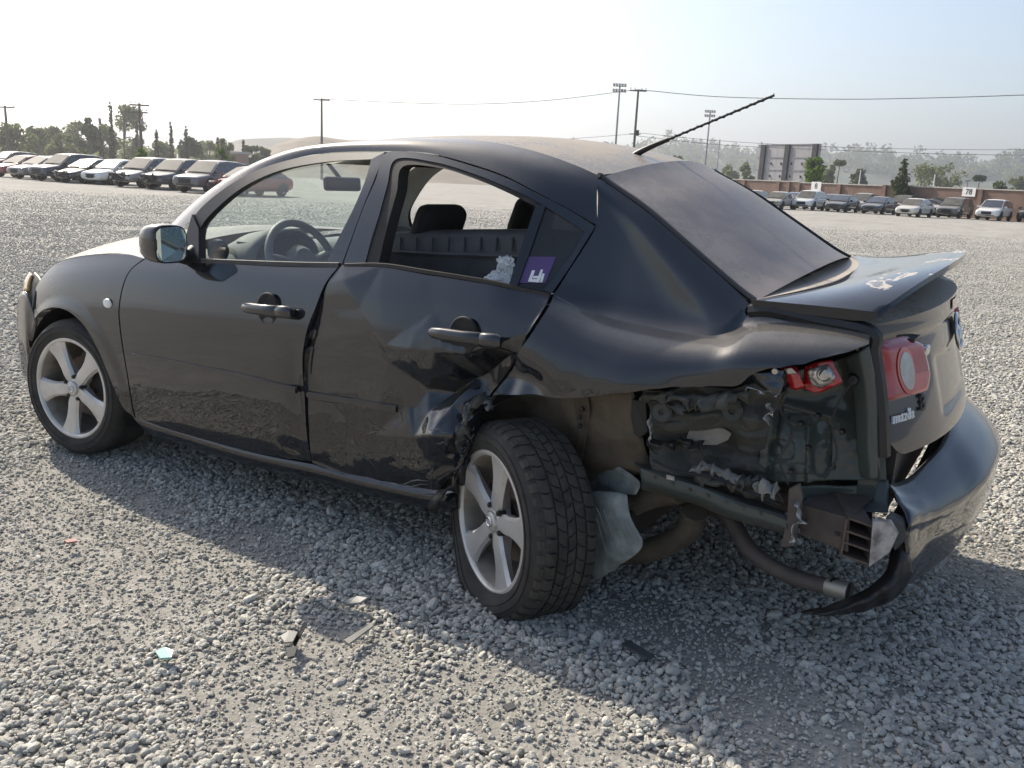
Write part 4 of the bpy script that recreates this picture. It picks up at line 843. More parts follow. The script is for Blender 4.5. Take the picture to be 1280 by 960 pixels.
M['beam'] = simple('primered_beam_steel', (.105, .08, .065), .6, .2, var=.35, bmp=.2)
inn = np.array([-.10, .20, .03]); ext = [p+inn for p in e0]
V = []; F = []
def slab(p, q, r, s, t):            # thick quad
    n = np.cross(q-p, s-p); n = n/np.linalg.norm(n)*t; return [p, q, r, s, p+n, q+n, r+n, s+n], [(0, 1, 2, 3), (7, 6, 5, 4), (0, 4, 5, 1), (1, 5, 6, 2), (2, 6, 7, 3), (3, 7, 4, 0)]
beam = obj('bumper_beam', *join(slab(e0[0], e0[1], ext[1], ext[0], .006), slab(e0[1], e0[2], ext[2], ext[1], .006), slab(e0[2], e0[3], ext[3], ext[2], .006), slab(e0[3], e0[0], ext[0], ext[3], .006)), M['beam'], car, smooth=False)
for k in (.36, .68):
    p, q = e0[0]*(1-k)+e0[3]*k, e0[1]*(1-k)+e0[2]*k; obj('beam_web', *slab(p, q, q+inn*.9, p+inn*.9, .006), M['beam'], beam, smooth=False)
obj('beam_back', *slab(*[p+inn*.85 for p in e0], .004), M['black'], beam, smooth=False)
far_ = [PY(1125, 652, -.50), PY(1128, 700, -.50)]
crossb = [tilt(np.array([3.50, y, z])) for y, z in ((-.55, .46), (.6, .46), (.6, .36), (-.55, .36))]
obj('beam_cross', *prism(crossb, (1, 0, 0), .06), M['beam'], beam, smooth=False)
obj('beam_end_plate', *prism([PY(1091, 652, -.715), PY(1112, 652, -.68), PY(1122, 668, -.66), PY(1112, 690, -.68), PY(1086, 709, -.71)], (.02, 1, 0), .02), M['foam'], beam, sharp=20)
bevel(obj('bumper_foam', *prism([PY(1106, 645, -.66), PY(1128, 655, -.62), PY(1135, 672, -.60), PY(1118, 690, -.64), PY(1110, 668, -.66)], (.1, 1, 0), .06), M['torn'], beam, sharp=20), .006)
# ---- exhaust
ep = catmull(np.array([PY(855, 622, -.40), PY(905, 642, -.48), PY(938, 688, -.56), PY(975, 714, -.60), PY(1010, 727, -.62), PY(1036, 733, -.63)]), 40)
ex_ = obj('exhaust_pipe', *tube(ep, np.interp(np.linspace(0, 1, 40), [0, .3, 1], [.032, .027, .024]), 16), M['rust'], car)
tp = np.array([PY(1034, 732, -.63), PY(1062, 740, -.645)]); V, F = tube(resamp(tp, 5), [.027, .028, .029, .030, .030], 18, cap=False); obj('exhaust_tip', V, F, M['steel'], ex_)
V, F = tube(resamp(np.array([PY(1040, 733, -.63), PY(1058, 739, -.64)]), 3), .030, 14); obj('pipe_bore', V, F, M['black'], ex_)
V, F = box((2.95, .15, .30), (.55, .75, .16)); bevel(obj('silencer', V, F, M['rust'], car, smooth=False), .06, 3)
# ---- liner felt hanging behind the wheel, suspension pieces
ln = sheet('wheel_liner', [[(738, 615, -.72), (760, 614, -.74), (784, 618, -.73)], [(732, 650, -.73), (765, 648, -.76), (788, 645, -.74)], [(733, 690, -.74), (768, 690, -.765), (803, 682, -.75)], [(736, 727, -.74), (752, 722, -.75), (770, 710, -.76)]], 30, 26, M['film'], car, .005, 22, 14, fine=.001)
for k in range(7):
    u0 = 740+k*7; P0_, P1_ = PY(u0, 630+k*3, -.765), PY(u0+18, 690-k*2, -.77); obj('liner_crease', *tube(resamp(np.array([P0_, P1_]), 6)+nrg.normal(0, .002, (6, 3)), .0016, 5), M['film'], ln)
V, F = lathe([(0, -.003), (.008, -.002), (.01, .003)], 10, tuple(PY(737, 721, -.755))); obj('liner_hole', V, F, M['black'], ln)
sheet('inner_liner', [[(728, 555, -.62), (760, 572, -.66), (790, 592, -.68)], [(728, 600, -.58), (760, 604, -.64), (800, 604, -.70)], [(730, 640, -.58), (765, 620, -.64), (795, 618, -.70)]], 16, 16, M['film'], car, .01, 14, 6)
arm = catmull(np.array([PY(690, 640, -.55), PY(760, 640, -.56), PY(815, 618, -.60), PY(850, 612, -.62)]), 16)
obj('suspension_arm', *tube(arm, .045, 10), M['mud'], car)
obj('suspension_link', *tube(catmull(np.array([PY(740, 690, -.50), PY(800, 690, -.52), PY(855, 668, -.55), PY(868, 640, -.58)]), 16), .04, 10), M['mud'], car)
V, F = tube(np.array([[2.45, -.62, .26], [2.5, .6, .30]]), .06, 12); obj('rear_axle', V, F, M['mud'], car)
obj('rear_spring', *tube([np.array([2.62+.05*math.cos(t), -.50+.05*math.sin(t), .30+.028*t]) for t in np.linspace(0, 24, 120)], .008, 6), M['black'], car)

# crumpled joint where door edge, arch and sill were driven into the tyre
jt = sheet('crushed_arch_edge', [[(571, 566, -.80), (572, 540, -.82), (577, 517, -.82), (588, 500, -.80), (604, 492, -.80)], [(580, 572, -.83), (583, 545, -.86), (588, 522, -.86), (596, 506, -.84), (612, 498, -.82)], [(588, 570, -.80), (596, 548, -.82), (601, 528, -.82), (606, 512, -.80), (620, 502, -.78)]], 40, 50, M['paint'], car, .030, 24, 51, fine=.004)
shred('torn_seam', [(574, 560), (580, 535), (588, 512), (600, 496), (618, 500)], (-.85, -.88, -.88, -.86, -.82), .030, 40, M['torn'], jt, 21, .05)
shred('bright_tear', [(596, 500), (606, 504), (616, 510)], (-.86, -.86, -.85), .010, 14, M['bare2'], jt, 22, .02)
shred('sill_end', [(542, 622), (560, 612), (575, 596), (584, 574)], (-.84, -.85, -.85, -.84), .05, 26, M['black'], jt, 23, .04)

# loose wiring and clips in the torn corner
for pts in ([(1068, 474, -.69), (1050, 500, -.70), (1040, 530, -.69), (1046, 570, -.68), (1030, 598, -.69)], [(985, 484, -.77), (975, 510, -.76), (990, 540, -.73), (975, 575, -.74), (985, 605, -.74)], [(815, 575, -.76), (850, 590, -.76), (890, 596, -.755), (930, 612, -.75), (975, 632, -.76)]):
    obj('loose_wire', *tube(catmull(np.array([PY(*q) for q in pts]), 30), .0035, 6), M['black'], well)
for u, v, y in ((1000, 530, -.68), (1022, 520, -.66), (988, 590, -.70), (1040, 585, -.65), (1052, 540, -.62), (1010, 560, -.69)):
    V, F = lathe([(0, -.008), (.007, -.006), (.009, 0), (.009, .012)], 8, tuple(PY(u, v, y))); obj('panel_clip', V, F, M['black'] if u % 4 else M['darkmetal'], well, smooth=False)
for k_ in range(7):
    V, F = lathe([(0, -.002), (.004, -.0015), (.0055, .001)], 8, tuple(PY(818+k_*22, 597+k_*7.6, -.752))); obj('spot_weld', V, F, M['rust'], rail)

vp = [tilt(np.array([3.40, y, z])) for y, z in ((-.56, .44), (.66, .44), (.66, .70), (-.56, .70))]
obj('gap_filler_panel', *prism(vp, (1, 0, 0), .05), M['inner'], car, smooth=False)  # dark filler panel added so the gap under the lid shows dark
# ---- wheels
def wheel(name, centre, nrm, upd, parent, spin, flat=False, tread='plain', seed=0):
    """outer face looks along nrm; local axes: e1 (in plane), e2 = nrm, e3 (up in plane)"""
    e2 = np.asarray(nrm, float)/np.linalg.norm(nrm); e3 = np.asarray(upd, float); e3 = e3-e2*(e3@e2); e3 /= np.linalg.norm(e3); e1 = np.cross(e3, e2)
    c = np.asarray(centre, float)
    def W(p): return c+e1*p[0]+e2*p[1]+e3*p[2]
    def sq(P):                      # flattened where a flat tyre meets the ground
        P = np.array(P); low = np.clip(-.004-P[:, 2], 0, None); P[:, 2] = np.maximum(P[:, 2], -.004-.02*low)
        d = np.clip((.13-P[:, 2])/.13, 0, 1)**2; off = (P-c)@e2+.09; P += (e2*np.sign(off)[:, None])*(d*np.minimum(1, np.abs(off)/.09)*(.030 if flat else .008))[:, None]; return P
    R0, Rt, w_ = .232, .318, .215
    prof = [(R0-.004, -.002), (R0+.006, .008), (R0+.02, .014), (R0+.045, .016), (R0+.066, .008), (Rt-.008, -.008), (Rt, -.024), (Rt, -.06), (Rt+.001, -.10), (Rt, -.15), (Rt, -w_+.028), (Rt-.01, -w_+.006), (R0+.045, -w_-.01), (R0, -w_+.01), (R0-.03, -w_+.02)]
    V, F = lathe(prof, 84); V = sq([W((p[0], p[1], p[2])) for p in V])
    # rim face : barrel, lip
    bp = [(R0+.002, .002), (R0-.004, .006), (R0-.012, .003), (R0-.018, -.01), (R0-.026, -.05), (R0-.034, -.14), (R0-.03, -.19), (.12, -.195)]
    bv, bf = lathe(bp, 60); rim = obj(name, [W(p) for p in bv], bf, M['alloy_dirt'], parent, sharp=60)
    lv, lf = lathe([(R0+.004, -.001), (R0+.003, .007), (R0-.006, .009), (R0-.012, .005), (R0-.016, -.004)], 60); obj('rim_lip', [W(p) for p in lv], lf, M['alloy'], rim, sharp=60)
    tyre = obj('tyre', V, F, M['tyre'], rim, sharp=50)
    # spokes: five, slightly twisted, broad at the rim
    for k in range(5):
        a = spin+2*math.pi*k/5; secs = []
        for s, wd, h, th in ((.04, .028, -.010, .05), (.075, .034, -.006, .045), (.11, .033, -.006, .035), (.15, .039, -.005, .03), (.185, .050, -.002, .028), (.215, .064, .001, .026), (R0-.008, .074, .002, .022)):
            tw = .10*math.sin(s*9); ca, sa = math.cos(a+tw*.35), math.sin(a+tw*.35); rd = np.array([sa, 0, ca]); tg = np.array([ca, 0, -sa])
            o = rd*s; secs.append([W(o-tg*wd+[0, h-.010, 0]), W(o-tg*wd*.72+[0, h, 0]), W(o+tg*wd*.1+[0, h+.003, 0]), W(o+tg*wd*.75+[0, h, 0]), W(o+tg*wd+[0, h-.012, 0]), W(o+tg*wd*.8+[0, h-th, 0]), W(o-tg*wd*.8+[0, h-th, 0])])
        A_ = np.array(secs); obj('spoke', A_.reshape(-1, 3), quads(7, 7, close_v=True), M['alloy'], rim, sharp=28)
    hv, hf = lathe([(0, .004), (.026, .003), (.032, 0), (.034, -.008), (.052, -.012), (.060, -.02), (.060, -.05)], 36); obj('hub', [W(p) for p in hv], hf, M['alloy'], rim, sharp=35)
    hv, hf = tube([(.017*math.cos(t), .005, .014*math.sin(t)) for t in np.linspace(0, 2*math.pi, 25)], .0028, 6, cap=False); cap = obj('centre_cap_mark', [W(p) for p in hv], hf, M['chrome'], rim)
    for k in range(5):
        a = spin+2*math.pi*(k+.5)/5; ca, sa = math.cos(a), math.sin(a)
        nv, nf = lathe([(0, .012), (.008, .010), (.0095, .0), (.0105, -.02)], 6, (sa*.054, -.012, ca*.054)); obj('wheel_nut', [W(p) for p in nv], nf, M['darkmetal'], rim, smooth=False)
    dv, df = lathe([(.0, -.075), (.06, -.07), (.065, -.085), (.142, -.085), (.142, -.105)], 40); obj('brake_disc', [W(p) for p in dv], df, M['disc'], rim, sharp=40)
    V, F = box((.10, -.095, .05), (.06, .06, .13)); obj('brake_caliper', [W(p) for p in V], F, M['darkmetal'], rim, smooth=False)
    g = np.random.default_rng(seed)
    if tread == 'blocks':           # all-season block tread: five rows of blocks round the tyre
        VV, FF = [], []; nb = 46
        for row, (h0, h1, ph, sk) in enumerate(((-.022, -.056, 0, .10), (-.064, -.092, .5, .35), (-.098, -.122, .2, -.3), (-.128, -.156, .7, .35), (-.164, -.200, .3, .10))):
            nbr = nb if row in (0, 4) else nb
            for k in range(nbr):
                a0 = 2*math.pi*(k+ph)/nbr; da = 2*math.pi/nbr*.86; o = []
                for (aa, hh) in ((0, h0), (1, h0), (1, (h0+h1)/2), (1, h1), (0, h1), (0, (h0+h1)/2)):
                    mid = abs(hh-(h0+h1)/2) < 1e-6; a = a0+da*aa+sk*2*math.pi/nbr*(hh-h0)/(h1-h0)+(.10*2*math.pi/nbr if mid else 0); o.append((a, hh))
                b = len(VV)
                edge_drop = .006 if row in (0, 4) else 0
                for r_ in (Rt-.002, Rt+.0075):
                    for i, (a, hh) in enumerate(o):
                        rr_ = r_-(edge_drop if (row == 0 and hh == h0) or (row == 4 and hh == h1) else 0); VV.append(W((rr_*math.sin(a), hh, rr_*math.cos(a))))
                FF += [tuple(b+6+i for i in range(6))]+[(b+i, b+(i+1) % 6, b+6+(i+1) % 6, b+6+i) for i in range(6)]
        # shoulder lugs
        for k in range(nb):
            a0 = 2*math.pi*(k+.2)/nb; da = 2*math.pi/nb*.62; b = len(VV)
            for a in (a0, a0+da):
                for r_, hh in ((Rt+.003, -.020), (Rt-.004, -.006), (Rt-.024, .006), (Rt-.024, -.002), (Rt-.004, -.016)): VV.append(W((r_*math.sin(a), hh, r_*math.cos(a))))
            FF += [(b+i, b+i+1, b+6+i, b+5+i) for i in range(2)]+[(b, b+1, b+2, b+3, b+4), (b+5, b+9, b+8, b+7, b+6)]
        VV = sq(VV); tag(obj('tread_blocks', VV, FF, M['tyre_dirt'], rim, smooth=False), kind='stuff')
    else:
        VV, FF = [], []
        for h in (-.06, -.108, -.155): pass
    for r_, h_ in ((R0+.03, .0165), (R0+.055, .0145)):   # raised rings on the sidewall
        rv = sq([W((r_*math.sin(t), h_, r_*math.cos(t))) for t in np.linspace(0, 2*math.pi, 73)]); obj('sidewall_ring', *tube(rv, .0022, 5, cap=False), M['tyre'], rim)
    return rim
def wheel_pose(u, v, major, aspect, lean, Rrim=.234):
    d = ray(u, v); d = d/np.linalg.norm(d); t = -d; r_ = RT-t*(RT@t); r_ /= np.linalg.norm(r_); up_ = np.cross(t, r_); 
    if up_@UP < 0: up_ = -up_
    dist = 2*Rrim*FPX/major/(d@FW); c = CAM+d*dist
    n = aspect*t+math.sqrt(1-aspect**2)*(-math.cos(lean)*r_-math.sin(lean)*up_); return c, n
cf, nf_ = wheel_pose(89.5, 485.5, 121, .53, math.radians(9.7))
cr_, nr_ = wheel_pose(613, 652, 174, .43, math.radians(8.3), .226)
print('front wheel', cf, nf_, 'rear', cr_, nr_)
fw_ = np.array([.10, -1, .02]); cfx = PY(89.5, 485.5, -.865)
wheel('wheel', cfx, fw_, (0, 0, 1), car, math.radians(180+6), seed=1)
wheel('wheel', cr_, nr_, (0, 0, 1), car, math.radians(6), flat=True, tread='blocks', seed=2)
wheel('wheel', (0.0, .865, .33), (0, 1, 0), (0, 0, 1), car, 0)
wheel('wheel', (2.64, .865, .33), (0, 1, 0), (0, 0, 1), car, 1)
def arch_liner(c, r, y0, y1, nm):
    V = []; n_ = 30
    for y in (y0, y1):
        for t in np.linspace(-.35, math.pi+.35, n_): V.append((c[0]+r*math.cos(t), y, max(c[1]+r*math.sin(t), .16)))
    F = quads(2, n_)+[tuple(range(n_, 2*n_))]; return obj(nm, V, F, M['black'], car, sharp=40)
arch_liner((.02, .31), .375, -.84, -.52, 'front_wheel_housing'); arch_liner((.02, .33), .375, .84, .52, 'front_wheel_housing'); arch_liner((2.64, .33), .375, .84, .55, 'rear_wheel_housing')
# ---- cabin
def rbox(c, s, R_=None, r=.03, mat='seat', name='part', parent=None):
    V, F = box(c, s, R_); o = obj(name, V, F, M[mat], parent or car, smooth=True, sharp=60); return bevel(o, r, 4)
def ry(a): c, s = math.cos(a), math.sin(a); return np.array([[c, 0, s], [0, 1, 0], [-s, 0, c]])
def seat(x, y, back=.95, rake=.35, head=True):
    st_ = rbox(tilt((x-.18, y, .45)), (.50, .48, .16), None, .06, 'seat', 'front_seat'); R_ = ry(rake)
    rbox(tilt((x+.12, y, .72)), (.13, .46, .56), R_, .06, 'seat', 'backrest', st_)
    if head:
        rbox(tilt((x+.27, y, 1.13)), (.09, .27, .19), R_, .045, 'seat', 'headrest', st_)
        for dy in (-.05, .05): obj('headrest_post', *tube([tilt((x+.22, y+dy, .96)), tilt((x+.26, y+dy, 1.08))], .007, 6), M['chrome'], st_)
    return st_
seat(1.46, .34); seat(1.46, -.36)
lt = loft([[PY(476, 330, -.50), PY(540, 345, -.50), PY(655, 365, -.50)], [PY(486, 312, -.52), PY(560, 318, -.52), PY(655, 322, -.52)], [PY(488, 296, -.50), PY(560, 294, -.50), PY(662, 293, -.50)], [PY(490, 291, -.46), PY(560, 288, -.46), PY(664, 287, -.46)]], 16, 30)
M['ltrim'] = simple('grey_load_cover', (.075, .078, .085), .65, bmp=.15, bscale=200)
lc = gridobj('loose_trim_panel', lt, M['ltrim'], car, thick=.006, sharp=30)
for k_ in range(8):
    u_ = 500+k_*20; obj('trim_rib', *tube([PY(u_, 314, -.535), PY(u_+1, 297, -.515)], .004, 6), M['trim'], lc)
obj('trim_ledge', *tube([PY(488, 314, -.53), PY(560, 318, -.535), PY(655, 321, -.53)], .007, 6), M['ltrim'], lc)
bs = rbox(tilt((2.10, 0, .45)), (.40, 1.0, .18), None, .06, 'seat', 'rear_bench')
rbox(tilt((2.40, .12, .76)), (.14, .86, .50), ry(.35), .06, 'seat', 'backrest', bs)
for y in (-.36, .36): rbox(tilt((2.50, y, 1.04)), (.08, .24, .13), ry(.3), .04, 'seat', 'headrest', bs)
# dashboard, instrument hood, steering wheel, mirror
dg = np.array([[tilt((x, y, z)) for y in np.linspace(-.70, .70, 30)] for x, z in ((.42, .93), (.60, .965), (.78, .965), (.86, .93), (.90, .85), (.88, .70), (.80, .55))])
M['dash'] = simple('grey_dashboard', (.10, .105, .108), .75, bmp=.1, bscale=300)
da = gridobj('dashboard', dg, M['dash'], car, sharp=60)
hood = np.array([[tilt((x, -.37+.19*math.cos(t), .93+h*math.sin(t))) for t in np.linspace(0, math.pi, 20)] for x, h in ((.66, .06), (.74, .11), (.86, .135), (.92, .13))]); gridobj('instrument_hood', hood, M['dash'], da, thick=.01)
V, F = box(tilt((.80, -.37, .95)), (.06, .3, .12)); obj('instrument_panel', V, F, M['black'], da, smooth=False)
sc_ = tilt((1.02, -.37, .93)); ax_ = np.array([.90, 0, .42]); ax_ /= np.linalg.norm(ax_); s1 = np.array([0, 1., 0]); s2 = np.cross(ax_, s1)
M['wheelgrey'] = simple('grey_steering_rim', (.16, .165, .17), .6)
sw = obj('steering_wheel', *tube([sc_+.185*(math.cos(t)*s1+math.sin(t)*s2) for t in np.linspace(0, 2*math.pi, 49)], .017, 10, cap=False), M['wheelgrey'], car)
hv, hf = lathe([(0, .03), (.06, .025), (.085, .0), (.08, -.03)], 20); obj('wheel_boss', [sc_+s1*p[0]+ax_*p[1]+s2*p[2] for p in hv], hf, M['wheelgrey'], sw)
for t in (0.25, math.pi-.25, -math.pi/2): 
    dv = math.cos(t)*s1+math.sin(t)*s2; obj('wheel_spoke', *tube([sc_+dv*.05, sc_+dv*.18], [.026, .02], 8, rz=.5), M['wheelgrey'], sw)
obj('steering_column', *tube([sc_, sc_-ax_*.3], .035, 10), M['dash'], sw)
mp = PY(428, 230, .02)
rm = rbox(mp, (.03, .24, .065), ry(-.1), .02, 'black', 'interior_mirror'); obj('mirror_stalk', *tube([mp+[-.01, 0, .02], mp+[-.10, 0, .10]], .01, 8), M['black'], rm)
pts_ = [np.array([-.02, 0, 0])]
vent = S(262, 318)+np.array([-.10, .12, .0]); hv, hf = lathe([(.0, -.01), (.035, -.012), (.045, -.02), (.05, 0)], 20); obj('air_vent', [vent+np.array([-p[1], p[0], p[2]]) for p in hv], hf, M['black'], da)
# roof lining
hl_ = tilt(np.array([[(x, y, 1.36+.03*(1-(y/.55)**2)-.10*max(0, x-1.9)**1.6) for y in np.linspace(-.54, .54, 12)] for x in np.linspace(.95, 2.45, 16)])); gridobj('roof_lining', hl_, M['trimlight'], roof)
# crumpled white paper on the rear bench
pg = loft([[PY(606, 348, -.57), PY(625, 352, -.57), PY(640, 356, -.57)], [PY(622, 336, -.56), PY(632, 338, -.56), PY(642, 338, -.56)], [PY(622, 322, -.55), PY(634, 320, -.55), PY(645, 324, -.55)]], 16, 16); P = pg.reshape(-1, 3); P += .006*nrg.normal(size=P.shape)*.5; P[:, 1] += .02*vnoise(P, 30, 1)
tag(gridobj('paper_bag', P.reshape(pg.shape), M['white'], None, thick=.002, sharp=20), 'crumpled white paper bag on the back seat inside the wrecked sedan', 'paper bag')
# ================================================================== yard wall, screen, poles, trees, hills
def rot2(v, a): c, s = math.cos(a), math.sin(a); return np.array([c*v[0]-s*v[1], s*v[0]+c*v[1]])
def ground_under(u, v, dist): p = at(u, v, dist); return np.array([p[0], p[1], float(gz(p[0], p[1]))])
def tagd(o, *a, **k): return tag(o, *a, **k)
# ---- block wall in stepped sections
m, t, b = nmat('brown_block_wall'); b.inputs['Roughness'].default_value = .9
br = N(t, 'TexBrick'); tc = N(t, 'TexCoord'); mp = N(t, 'Mapping'); mp.inputs['Scale'].default_value = (1, 1, 1); t.links.new(tc.outputs['Generated'], mp.inputs[0])
t.links.new(ramp(t, noise(t, 1.2, 5), [(.3, (.15, .095, .07)), (.7, (.215, .14, .105))]).outputs[0], b.inputs['Base Color']); bump(t, b, noise(t, 4, 4), .5, .05); M['wall'] = m
M['cap'] = simple('pale_wall_cap', (.45, .42, .38), .9); M['post'] = simple('weathered_wood_pole', (.095, .075, .06), .9, var=.4, vscale=3); M['galv'] = simple('galvanised_steel', (.26, .26, .27), .5, .6)
M['screen'] = simple('screen_back_panel', (.30, .29, .30), .8, var=.12, vscale=.6); M['darkpost'] = simple('dark_steel_frame', (.012, .012, .018), .7); M['wire'] = simple('black_cable', (.03, .03, .032), .7)
M['signw'] = simple('white_sign_face', (.75, .74, .72), .6, var=.06)
def at_h(u, v, dist, z=0): p = at(u, v, dist); return np.array([p[0], p[1], z])
A0 = at_h(840, 224, 118); A1 = at_h(1330, 242, 84)
wall = empty('block_wall', tuple((A0+A1)/2+[0, 0, -.23]), 'long brown block wall with pale caps behind the right-hand rows of cars', 'wall'); wall['base'] = tuple((A0+A1)/2+[0, 0, -.23])
wd = (A1-A0)/np.linalg.norm(A1-A0); wn = np.array([-wd[1], wd[0], 0]); LW = np.linalg.norm(A1-A0)
marks = [0, .16, .38, .44, .66, .72, 1.0]; tops = [2.22, 2.30, 2.30, 2.22, 2.32, 2.25]
for i in range(6):
    p, q = A0+wd*LW*marks[i], A0+wd*LW*marks[i+1]; L_ = np.linalg.norm(q-p); nb_ = max(2, int(L_/5)); h = tops[i]
    for k in range(nb_):
        c0, c1 = p+(q-p)*k/nb_, p+(q-p)*(k+1)/nb_; V = [c0+[0, 0, -.5], c1+[0, 0, -.5], c1+[0, 0, h], c0+[0, 0, h]]
        obj('wall_bay', *prism(V, wn, .2), M['wall'], wall, smooth=False)
        pl = c0; obj('wall_pier', *box(pl+[0, 0, h/2-.2], (.42, .42, h+.45), np.array([[wd[0], wn[0], 0], [wd[1], wn[1], 0], [0, 0, 1]])), M['wall'], wall, smooth=False)
    obj('wall_cap', *prism([p+wn*-.08+[0, 0, h], q+wn*-.08+[0, 0, h], q+wn*-.08+[0, 0, h+.10], p+wn*-.08+[0, 0, h+.10]], wn, .36), M['cap'], wall, smooth=False)
def text_mesh(txt, size, origin, ex, ez, mat, name, parent, bold=0):
    cu = bpy.data.curves.new('t', 'FONT'); cu.body = txt; cu.size = size; cu.align_x = 'CENTER'; cu.align_y = 'CENTER'; cu.offset = bold; to = bpy.data.objects.new('t', cu); COL.objects.link(to); bpy.context.view_layer.update()
    me = bpy.data.meshes.new_from_object(to.evaluated_get(bpy.context.evaluated_depsgraph_get())); bpy.data.objects.remove(to)
    return obj(name, [origin+ex*q.co.x+ez*q.co.y for q in me.vertices], [tuple(p.vertices) for p in me.polygons], mat, parent, smooth=False)
for u, v, txt, lab in ((1021, 233, '8', 'small white row sign on the brown wall beside the bright green tree'), (1212, 240, '78', 'white row sign on the brown wall above the white car at right')):
    # on the wall's near face
    d = ray(u, v); k = ((A0-CAM)@wn)/(d@wn); p = CAM+d*k-wn*.10; hw = (8 if txt == '8' else 9)*k/FPX; hh = 5.5*k/FPX
    pts = [p-wd*hw+[0, 0, -hh], p+wd*hw+[0, 0, -hh], p+wd*hw+[0, 0, hh], p-wd*hw+[0, 0, hh]]
    s_ = obj('row_sign', *prism(pts, wn, .03), M['signw'], None, smooth=False); tag(s_, lab, 'sign', 'row signs on the wall')
    text_mesh(txt, hh*1.7, p-wn*.012, wd, np.array([0, 0, 1.]), M['darkpost'], 'sign_number', s_, .01)
# ---- back of a big outdoor screen
c0, c1 = at(943, 232, 150), at(1020, 232, 140); zt0 = at(943, 181, 150)[2]; c0[2] = c1[2] = 0
sd = (c1-c0)/np.linalg.norm(c1-c0); sn = np.array([-sd[1], sd[0], 0]); W_ = np.linalg.norm(c1-c0); sb = tuple((c0+c1)/2)
scr = empty('outdoor_screen', sb, 'tall grey panelled back of a drive-in screen with dark vertical posts behind the wall', 'screen'); scr['base'] = sb
for r_ in range(4):
    for q in range(6):
        z0 = .6+(zt0-.6)*r_/4+.03; z1 = .6+(zt0-.6)*(r_+1)/4-.03; a_, b_ = c0+sd*W_*q/6+sd*.02, c0+sd*W_*(q+1)/6-sd*.02
        obj('screen_panel', *prism([a_+[0, 0, z0], b_+[0, 0, z0], b_+[0, 0, z1], a_+[0, 0, z1]], sn, .12), M['screen'], scr, smooth=False)
        if r_ in (1, 2) and q not in (0,): obj('panel_bracket', *box((a_+b_)/2-sn*.08+[0, 0, (z0+z1)/2], (.16, .16, .35)), M['darkpost'], scr, smooth=False)
for f in (.07, .47, .90):
    p = c0+sd*W_*f-sn*.35; obj('screen_post', *prism([p+[0, 0, -.5], p+sd*.95+[0, 0, -.5], p+sd*.95+[0, 0, zt0], p+[0, 0, zt0]], sn, .3), M['darkpost'], scr, smooth=False)
for k in range(5):
    z = .6+(zt0-.6)*k/4; obj('screen_rail', *prism([c0-sn*.10+[0, 0, z-.05], c1-sn*.10+[0, 0, z-.05], c1-sn*.10+[0, 0, z+.05], c0-sn*.10+[0, 0, z+.05]], sn, .08), M['galv'], scr, smooth=False)
# ---- poles
def pole(name, u, vt, vb, dist, r, mat, label, cat, arms=(), group='poles'):
    p = at(u, vt, dist); base = np.array([p[0], p[1], float(gz(p[0], p[1]))-.3]); o = obj(name, *tube([base, np.array([p[0], p[1], p[2]])], [r*1.25, r*.8], 8), mat, None); tag(o, label, cat, group)
    for dz, wd_ in arms:
        c = np.array([p[0], p[1], p[2]-dz]); obj('crossarm', *box(c, (wd_, .14, .16), np.array([[RT[0], -RT[1], 0], [RT[1], RT[0], 0], [0, 0, 1]])), mat, o, smooth=False)
        for k in (-.45, -.2, .2, .45):
            q = c+RT*wd_*k; q[2] = c[2]+.16; obj('insulator', *tube([q, q+[0, 0, .22]], .05, 6), M['galv'], o)
    return o, p
pole('utility_pole', 6, 132, 190, 130, .17, M['post'], 'leaning-looking wooden utility pole at the far left edge above the dark trees', 'utility pole', ((.2, 2.4),), 'utility poles')
o, p = pole('utility_pole', 174, 129, 185, 105, .16, M['post'], 'wooden utility pole with double crossarms beside the tall pale tree', 'utility pole', ((.2, 2.1), (.95, 1.7)), 'utility poles')
obj('transformer', *tube([p+[.3, 0, -2.2], p+[.3, 0, -1.6]], .16, 10), M['galv'], o)
pole('utility_pole', 402, 123, 178, 125, .16, M['post'], 'wooden utility pole rising behind the roof of the wrecked sedan', 'utility pole', ((.2, 2.2),), 'utility poles')
o, PW = pole('utility_pole', 798, 112, 190, 120, .17, M['post'], 'wooden utility pole beside the floodlight mast, left of the aerial', 'utility pole', ((.15, 2.2),), 'utility poles')
obj('transformer', *tube([PW+[.35, 0, -5.8], PW+[.35, 0, -5.1]], .2, 10), M['darkpost'], o); obj('bracket_arm', *box(PW+np.array([0, 0, -5.6]), (1.6, .12, .12)), M['post'], o, smooth=False)
def flood(u, vt, dist, label, s=1.):
    o, p = pole('floodlight_mast', u, vt, 190, dist, .15*s, M['galv'], label, 'floodlight', (), 'floodlight masts')
    for r_ in range(2):
        z = p[2]-.25-.75*r_*s; obj('lamp_rail', *box(np.array([p[0], p[1], z]), (1.9*s, .1, .1), np.array([[RT[0], -RT[1], 0], [RT[1], RT[0], 0], [0, 0, 1]])), M['galv'], o, smooth=False)
        for k in (-.8, -.4, 0, .4, .8):
            q = np.array([p[0], p[1], z])+RT*k*s*np.array([1, 1, 0])*1.0; obj('lamp_head', *tube([q+[0, 0, .05], q+np.array([.05, -.25, .28])*s], [.12*s, .20*s], 8), M['galv'], o)
flood(775, 106, 150, 'tall floodlight mast just left of the utility pole behind the car roof', 1.15)
flood(888, 139, 190, 'grey floodlight mast seen under the tip of the aerial', 1.15)
pole('thin_mast', 900, 174, 210, 180, .09, M['galv'], 'thin bare mast just right of the floodlight under the aerial', 'mast', (), 'thin masts')
pole('thin_mast', 1076, 213, 232, 160, .10, M['signw'], 'short pale post above the wall right of the screen', 'mast', (), 'thin masts')
